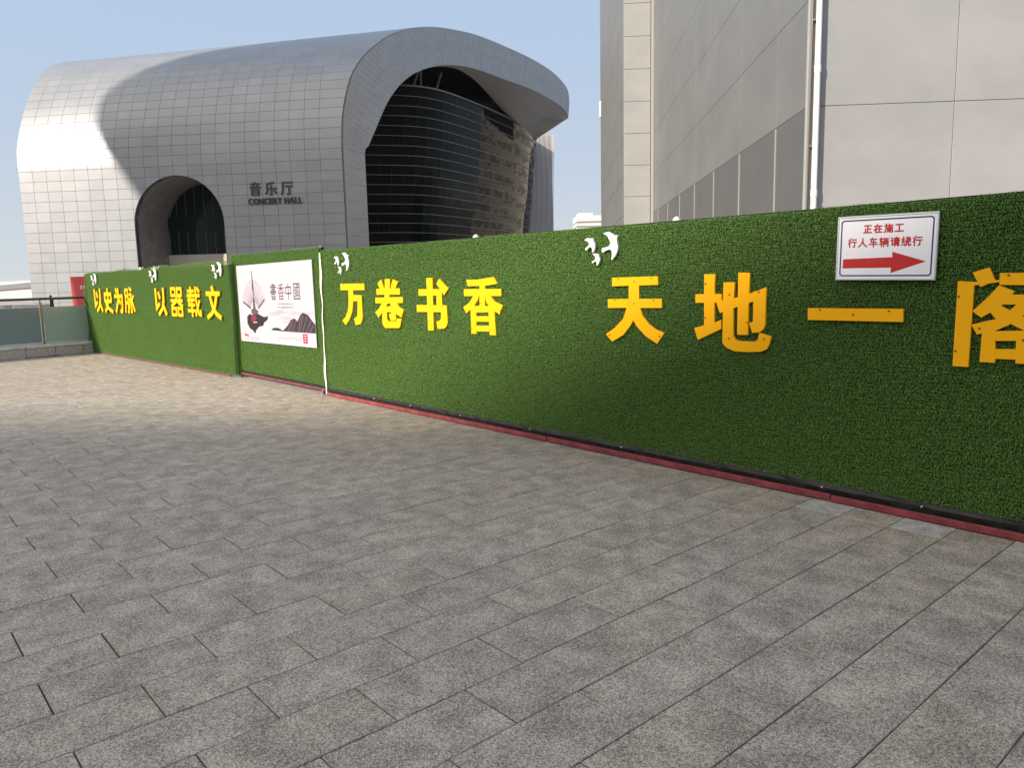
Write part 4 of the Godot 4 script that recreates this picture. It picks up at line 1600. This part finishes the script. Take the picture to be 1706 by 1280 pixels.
func make_sign_and_poster():
	var im := Image.create(600, 392, false, Image.FORMAT_RGB8)
	im.fill(Color(0.93, 0.94, 0.965))
	var blue := Color(0.11, 0.17, 0.42)
	var red := Color(0.70, 0.085, 0.13)
	for e in [[30, 18, 570, 18], [570, 18, 582, 30], [582, 30, 582, 362], [582, 362, 570, 374], [570, 374, 30, 374], [30, 374, 18, 362], [18, 362, 18, 30], [18, 30, 30, 18]]:
		draw_line_px(im, Vector2(e[0], e[1]), Vector2(e[2], e[3]), 9.0, blue)
	var l1 := ["zheng", "zai4", "shi1", "gong"]
	for i in 4:
		draw_strokes_px(im, l1[i], 160 + i * 65, 48, 54, 56, 9.0, red)
	var l2 := ["xing", "ren", "che", "liang", "qing", "rao", "xing"]
	for i in 7:
		draw_strokes_px(im, l2[i], 64 + i * 67, 132, 57, 60, 8.6, red)
	draw_poly_px(im, [36, 266, 350, 258, 348, 224, 552, 288, 344, 358, 345, 324, 34, 326], Color(0.76, 0.09, 0.11))
	var m := flat(Color(1, 1, 1), 0.35)
	m.albedo_texture = tex(im)
	var s := thing("detour_sign", "white sign with blue border, red characters and a red arrow, screwed to the turf", "sign", Transform3D(Basis(Vector3.BACK, deg_to_rad(-0.7)), Vector3(-2.088, 1.677, -4.893)))
	var st := begin()
	box(st, Vector3.ZERO, Vector3(0.592, 0.386, 0.012))
	part("board", st, M.white_paint, s)
	st = begin()
	print_face(st, 0.584, 0.378, 0.0075)
	part("printed_face", st, m, s)
	for b in [[Vector3(0, 0.194, 0.002), Vector3(0.604, 0.012, 0.02)], [Vector3(0, -0.194, 0.002), Vector3(0.604, 0.012, 0.02)], [Vector3(-0.297, 0, 0.002), Vector3(0.0105, 0.375, 0.02)], [Vector3(0.297, 0, 0.002), Vector3(0.0105, 0.375, 0.02)]]:
		st = begin()
		box(st, b[0], b[1], 0.003)
		part("edge_strip", st, M.alu, s)
	for c in [[-1, -1], [1, -1], [1, 1], [-1, 1]]:
		st = begin()
		tube(st, [Vector3(c[0] * 0.277, c[1] * 0.174, 0.007), Vector3(c[0] * 0.277, c[1] * 0.174, 0.0105)], 0.005, 8)
		part("rivet", st, M.alu, s)
	make_poster()

func make_poster():
	var im := Image.create(1044, 476, false, Image.FORMAT_RGB8)
	im.fill(Color(0.70, 0.672, 0.715))
	var r := RandomNumberGenerator.new()
	r.seed = 3
	var ink := Color(0.11, 0.08, 0.11)
	# pale wash behind the rocks
	for i in 26:
		var x := r.randf_range(420, 900)
		var y := r.randf_range(275, 345)
		draw_line_px(im, Vector2(x, y), Vector2(x + r.randf_range(60, 170), y + r.randf_range(-8, 8)), r.randf_range(8, 22), Color(0.56, 0.54, 0.60, 0.2))
	# folding fan
	var c := Vector2(238, 288)
	for i in 41:
		var a := deg_to_rad(lerpf(198.0, 342.0, i / 40.0))
		var dir := Vector2(cos(a), sin(a) * 1.05)
		draw_line_px(im, c + dir * 60.0, c + dir * r.randf_range(168, 184), 2.6 if i % 2 else 4.0, Color(0.22, 0.21, 0.24, 0.35 if i % 3 else 0.7))
	for i in 40:
		var a := deg_to_rad(lerpf(198.0, 342.0, i / 40.0))
		var b := deg_to_rad(lerpf(198.0, 342.0, (i + 1) / 40.0))
		for q in [[182.0, 2.5], [92.0, 1.6]]:
			draw_line_px(im, c + Vector2(cos(a), sin(a) * 1.05) * q[0], c + Vector2(cos(b), sin(b) * 1.05) * q[0], q[1], Color(0.25, 0.24, 0.27, 0.6))
	draw_poly_px(im, [72, 228, 78, 222, 190, 262, 186, 272], Color(0.2, 0.18, 0.2))
	draw_poly_px(im, [404, 214, 396, 206, 300, 262, 304, 272], Color(0.2, 0.18, 0.2))
	# brush and hair
	draw_poly_px(im, [232, 36, 240, 36, 250, 150, 240, 196, 230, 150], ink)
	draw_line_px(im, Vector2(240, 190), Vector2(262, 176), 4, Color(0.3, 0.27, 0.3))
	draw_poly_px(im, [228, 200, 248, 196, 262, 270, 300, 282, 286, 308, 230, 316, 188, 292, 196, 272, 222, 268], Color(0.30, 0.27, 0.31))
	# inkstone and splash
	draw_poly_px(im, [120, 318, 160, 302, 214, 308, 292, 300, 372, 318, 438, 312, 424, 334, 372, 352, 356, 372, 296, 378, 252, 398, 224, 424, 196, 404, 150, 392, 116, 362], ink)
	draw_poly_px(im, [176, 316, 222, 304, 262, 322, 250, 350, 196, 356], Color(0.46, 0.10, 0.18))
	draw_poly_px(im, [222, 312, 252, 312, 248, 334, 222, 338], Color(0.42, 0.16, 0.22))
	draw_line_px(im, Vector2(212, 354), Vector2(268, 352), 4, Color(0.85, 0.82, 0.85))
	# title
	var title := [["shu1", 486, Color(0.27, 0.20, 0.26)], ["xiang", 592, Color(0.62, 0.24, 0.36)], ["zhong", 690, Color(0.24, 0.18, 0.23)], ["guo", 796, Color(0.20, 0.16, 0.20)]]
	for t in title:
		draw_strokes_px(im, t[0], t[1], 120, 90, 94, 6.4, Color(t[2].r * 0.6, t[2].g * 0.55, t[2].b * 0.6))
	for row in 2:
		var x := 590.0
		while x < 790.0:
			var w := r.randf_range(5, 13)
			draw_line_px(im, Vector2(x, 238 + row * 20 + r.randf_range(-3, 3)), Vector2(x + w, 238 + row * 20 + r.randf_range(-3, 3)), r.randf_range(3, 8), Color(0.36, 0.35, 0.40, 0.9))
			x += w + 6.0
	# rocks
	draw_poly_px(im, [466, 394, 500, 380, 560, 378, 612, 388, 640, 397], Color(0.16, 0.13, 0.17))
	draw_poly_px(im, [622, 397, 700, 360, 742, 330, 790, 318, 826, 336, 868, 300, 900, 286, 960, 296, 1010, 330, 1043, 350, 1043, 397], Color(0.19, 0.14, 0.18))
	for l in [[700, 390, 740, 340], [724, 392, 772, 332], [760, 392, 806, 334], [830, 390, 872, 312], [850, 392, 900, 300], [884, 392, 950, 304], [930, 392, 990, 330], [972, 392, 1020, 352]]:
		draw_line_px(im, Vector2(l[0], l[1]), Vector2(l[2], l[3]), 6, Color(0.46, 0.39, 0.45, 0.8))
	for l in [[790, 322, 822, 390], [900, 290, 960, 390], [1000, 330, 1030, 392]]:
		draw_line_px(im, Vector2(l[0], l[1]), Vector2(l[2], l[3]), 8, Color(0.18, 0.14, 0.18, 0.7))
	# footer: red emblem with lettering, grey line, red seal
	var rose := Color(0.62, 0.06, 0.22)
	draw_poly_px(im, [62, 412, 68, 412, 70, 430, 84, 426, 96, 434, 110, 428, 122, 436, 122, 441, 62, 441], rose)
	var fx := 62.0
	while fx < 270.0:
		for q in 4:
			var a := Vector2(fx + r.randf_range(0, 16), 444 + r.randf_range(0, 18))
			draw_line_px(im, a, a + Vector2(r.randf_range(-8, 8), r.randf_range(-7, 7)), 2.6, rose)
		fx += 23.0
	fx = 548.0
	while fx < 850.0:
		for q in 3:
			var a := Vector2(fx + r.randf_range(0, 12), 430 + r.randf_range(0, 14))
			draw_line_px(im, a, a + Vector2(r.randf_range(-7, 7), r.randf_range(-6, 6)), 2.4, Color(0.40, 0.38, 0.44))
		fx += 17.0
	draw_poly_px(im, [884, 404, 940, 404, 942, 456, 886, 456], rose)
	for l in [[894, 416, 930, 416], [900, 430, 926, 430], [912, 410, 912, 436], [894, 444, 932, 444]]:
		draw_line_px(im, Vector2(l[0], l[1]), Vector2(l[2], l[3]), 3, Color(0.93, 0.82, 0.88))
	var m := flat(Color(1, 1, 1), 0.5)
	m.albedo_texture = tex(im)
	var p := thing("poster", "white poster with an ink fan, rocks and four title characters, on the turf gate", "poster", Transform3D(Basis(Vector3.BACK, deg_to_rad(0.5)), Vector3(-10.955, 1.226, -4.893)))
	var st := begin()
	box(st, Vector3.ZERO, Vector3(2.60, 1.20, 0.008))
	part("board", st, M.white_board, p)
	st = begin()
	print_face(st, 2.60, 1.20, 0.0052)
	part("printed_face", st, m, p)

# ---------------------------------------------------------------- things on the square beyond

func make_small_things():
	# red notice board in front of the hall
	var b := thing("red_notice_board", "red notice board with white lettering standing before the hall", "notice board", Transform3D(Basis(Vector3.UP, deg_to_rad(48.9 - 22.0)), cw(-35.9, 66.0, -0.75)))
	var st := begin()
	box(st, Vector3(0, 1.75, 0), Vector3(3.9, 2.7, 0.12), 0.02)
	part("board", st, M.banner_red, b)
	for x in [-1.2, 0.0, 1.2]:
		st = begin()
		box(st, Vector3(x, 0.4, -0.1), Vector3(0.09, 0.8, 0.09))
		part("leg", st, M.rail_dark, b)
	for i in 5:
		var c := csg_strokes(STROKES[["wen", "zhong", "gong", "guo", "ren"][i]], 0.30, 0.32, 0.05, 0.03, M.white_board)
		c.name = "letter"
		b.add_child(c, true)
		c.position = Vector3(-0.85 + i * 0.36, 2.35, 0.09)
	# stone planters beyond the railing
	for i in 4:
		var p := thing("stone_planter", "long pale stone planter standing on the square beyond the railing", "planter", Transform3D(Basis(Vector3.UP, deg_to_rad(48.9)), cw(-41.5 + i * 2.5, 54.0 + i * 0.3, -0.75)), "planters on the square")
		st = begin()
		box(st, Vector3(0, 0.5, 0), Vector3(2.1, 1.0, 0.9), 0.03)
		part("trough", st, M.kerb_cap, p)
		st = begin()
		box(st, Vector3(0, 1.03, 0), Vector3(2.16, 0.08, 0.96), 0.02)
		part("rim", st, M.kerb, p)
	make_person()

func make_person():
	# walker in dark clothes: joints and radii, one continuous surface; faces along +x, 1.66 m tall
	var J := {"head": [Vector3(0.03, 1.54, 0), 0.095], "chin": [Vector3(0.06, 1.46, 0), 0.07], "neck": [Vector3(0.0, 1.38, 0), 0.06], "chest": [Vector3(-0.01, 1.22, 0), 0.135], "waist": [Vector3(-0.01, 1.0, 0), 0.115], "hip": [Vector3(-0.01, 0.88, 0), 0.13],
		"sl": [Vector3(-0.01, 1.32, 0.16), 0.06], "el": [Vector3(0.08, 1.08, 0.21), 0.045], "wl": [Vector3(0.24, 0.92, 0.19), 0.034], "hl": [Vector3(0.29, 0.88, 0.18), 0.03],
		"sr": [Vector3(-0.01, 1.32, -0.16), 0.06], "er": [Vector3(-0.13, 1.09, -0.21), 0.045], "wr": [Vector3(-0.12, 0.86, -0.2), 0.034], "hr": [Vector3(-0.09, 0.80, -0.2), 0.03],
		"tl": [Vector3(0.0, 0.84, 0.09), 0.085], "kl": [Vector3(-0.10, 0.47, 0.09), 0.055], "al": [Vector3(-0.33, 0.15, 0.09), 0.04], "fl": [Vector3(-0.23, 0.05, 0.09), 0.035],
		"tr": [Vector3(0.0, 0.84, -0.09), 0.085], "kr": [Vector3(0.20, 0.48, -0.09), 0.055], "ar": [Vector3(0.24, 0.09, -0.09), 0.04], "fr": [Vector3(0.38, 0.04, -0.09), 0.035]}
	var bones := [["head", "chin", 1], ["chin", "neck", 1], ["neck", "chest", 0], ["chest", "waist", 0], ["waist", "hip", 2], ["neck", "sl", 0], ["sl", "el", 0], ["el", "wl", 0], ["wl", "hl", 1], ["neck", "sr", 0], ["sr", "er", 0], ["er", "wr", 0], ["wr", "hr", 1], ["hip", "tl", 2], ["tl", "kl", 2], ["kl", "al", 2], ["al", "fl", 3], ["hip", "tr", 2], ["tr", "kr", 2], ["kr", "ar", 2], ["ar", "fr", 3]]
	var cloth := [Color(0.02, 0.021, 0.026), Color(0.35, 0.2, 0.14), Color(0.018, 0.018, 0.022), Color(0.4, 0.4, 0.4)]
	var cell := 0.028
	var lo := Vector3(-0.46, -0.02, -0.32)
	var n := Vector3i(33, 62, 23)
	var f := PackedFloat32Array()
	f.resize(n.x * n.y * n.z)
	var which := PackedInt32Array()
	which.resize(f.size())
	for z in n.z:
		for y in n.y:
			for x in n.x:
				var p := lo + Vector3(x, y, z) * cell
				var d := 9.0
				var best := 9.0
				var wb := 0
				for b in bones:
					var a: Vector3 = J[b[0]][0]
					var e: Vector3 = J[b[1]][0]
					var ab := e - a
					var t := clampf((p - a).dot(ab) / ab.length_squared(), 0.0, 1.0)
					var q := p.distance_to(a + ab * t) - lerpf(J[b[0]][1], J[b[1]][1], t)
					if q < best:
						best = q
						wb = b[2]
					var hh := clampf(0.5 + 0.5 * (q - d) / 0.03, 0.0, 1.0)
					d = lerpf(q, d, hh) - 0.03 * hh * (1.0 - hh)
				var i := x + n.x * (y + n.y * z)
				f[i] = d
				# hair over the back and top of the head
				if wb == 1 and p.y > 1.40 and (p.y > 1.57 or p.x < 0.03):
					wb = 0
				which[i] = wb
	var at := {}
	for z in n.z - 1:
		for y in n.y - 1:
			for x in n.x - 1:
				var s := Vector3.ZERO
				var cnt := 0
				var cr := []
				for e in [[0, 0, 0, 0], [0, 1, 0, 0], [0, 0, 1, 0], [0, 1, 1, 0], [1, 0, 0, 0], [1, 1, 0, 0], [1, 0, 1, 0], [1, 1, 1, 0], [2, 0, 0, 0], [2, 1, 0, 0], [2, 0, 1, 0], [2, 1, 1, 0]]:
					var o := Vector3i(0, e[1], e[2]) if e[0] == 0 else (Vector3i(e[1], 0, e[2]) if e[0] == 1 else Vector3i(e[1], e[2], 0))
					var o2 := o
					o2[e[0]] = 1
					var i0 := (x + o.x) + n.x * ((y + o.y) + n.y * (z + o.z))
					var i1 := (x + o2.x) + n.x * ((y + o2.y) + n.y * (z + o2.z))
					if (f[i0] < 0.0) != (f[i1] < 0.0):
						var t := f[i0] / (f[i0] - f[i1])
						s += (Vector3(o) + (Vector3(o2) - Vector3(o)) * t)
						cnt += 1
				if cnt > 0:
					at[Vector3i(x, y, z)] = lo + (Vector3(x, y, z) + s / cnt) * cell
	var st := begin()
	st.set_smooth_group(0)
	for z in range(1, n.z - 1):
		for y in range(1, n.y - 1):
			for x in range(1, n.x - 1):
				var i := x + n.x * (y + n.y * z)
				for ax in 3:
					var st3: int = [1, n.x, n.x * n.y][ax]
					if (f[i] < 0.0) == (f[i + st3] < 0.0):
						continue
					var u := Vector3i.ZERO
					var v := Vector3i.ZERO
					u[(ax + 1) % 3] = 1
					v[(ax + 2) % 3] = 1
					var c := Vector3i(x, y, z)
					var q := [c - u - v, c - v, c, c - u]
					if not (at.has(q[0]) and at.has(q[1]) and at.has(q[2]) and at.has(q[3])):
						continue
					if f[i] < 0.0:
						q.reverse()
					st.set_color(cloth[which[i]])
					for k in [0, 1, 2, 0, 2, 3]:
						st.add_vertex(at[q[k]])
	st.index()
	st.generate_normals()
	var m := flat(Color(1, 1, 1), 0.85)
	m.vertex_color_use_as_albedo = true
	var p := thing("person", "person in dark clothes walking past the hall beyond the railing", "person", Transform3D(Basis(Vector3.UP, deg_to_rad(48.9 + 180.0)), cw(-36.75, 62.0, -0.745)))
	part("body", st, m, p)
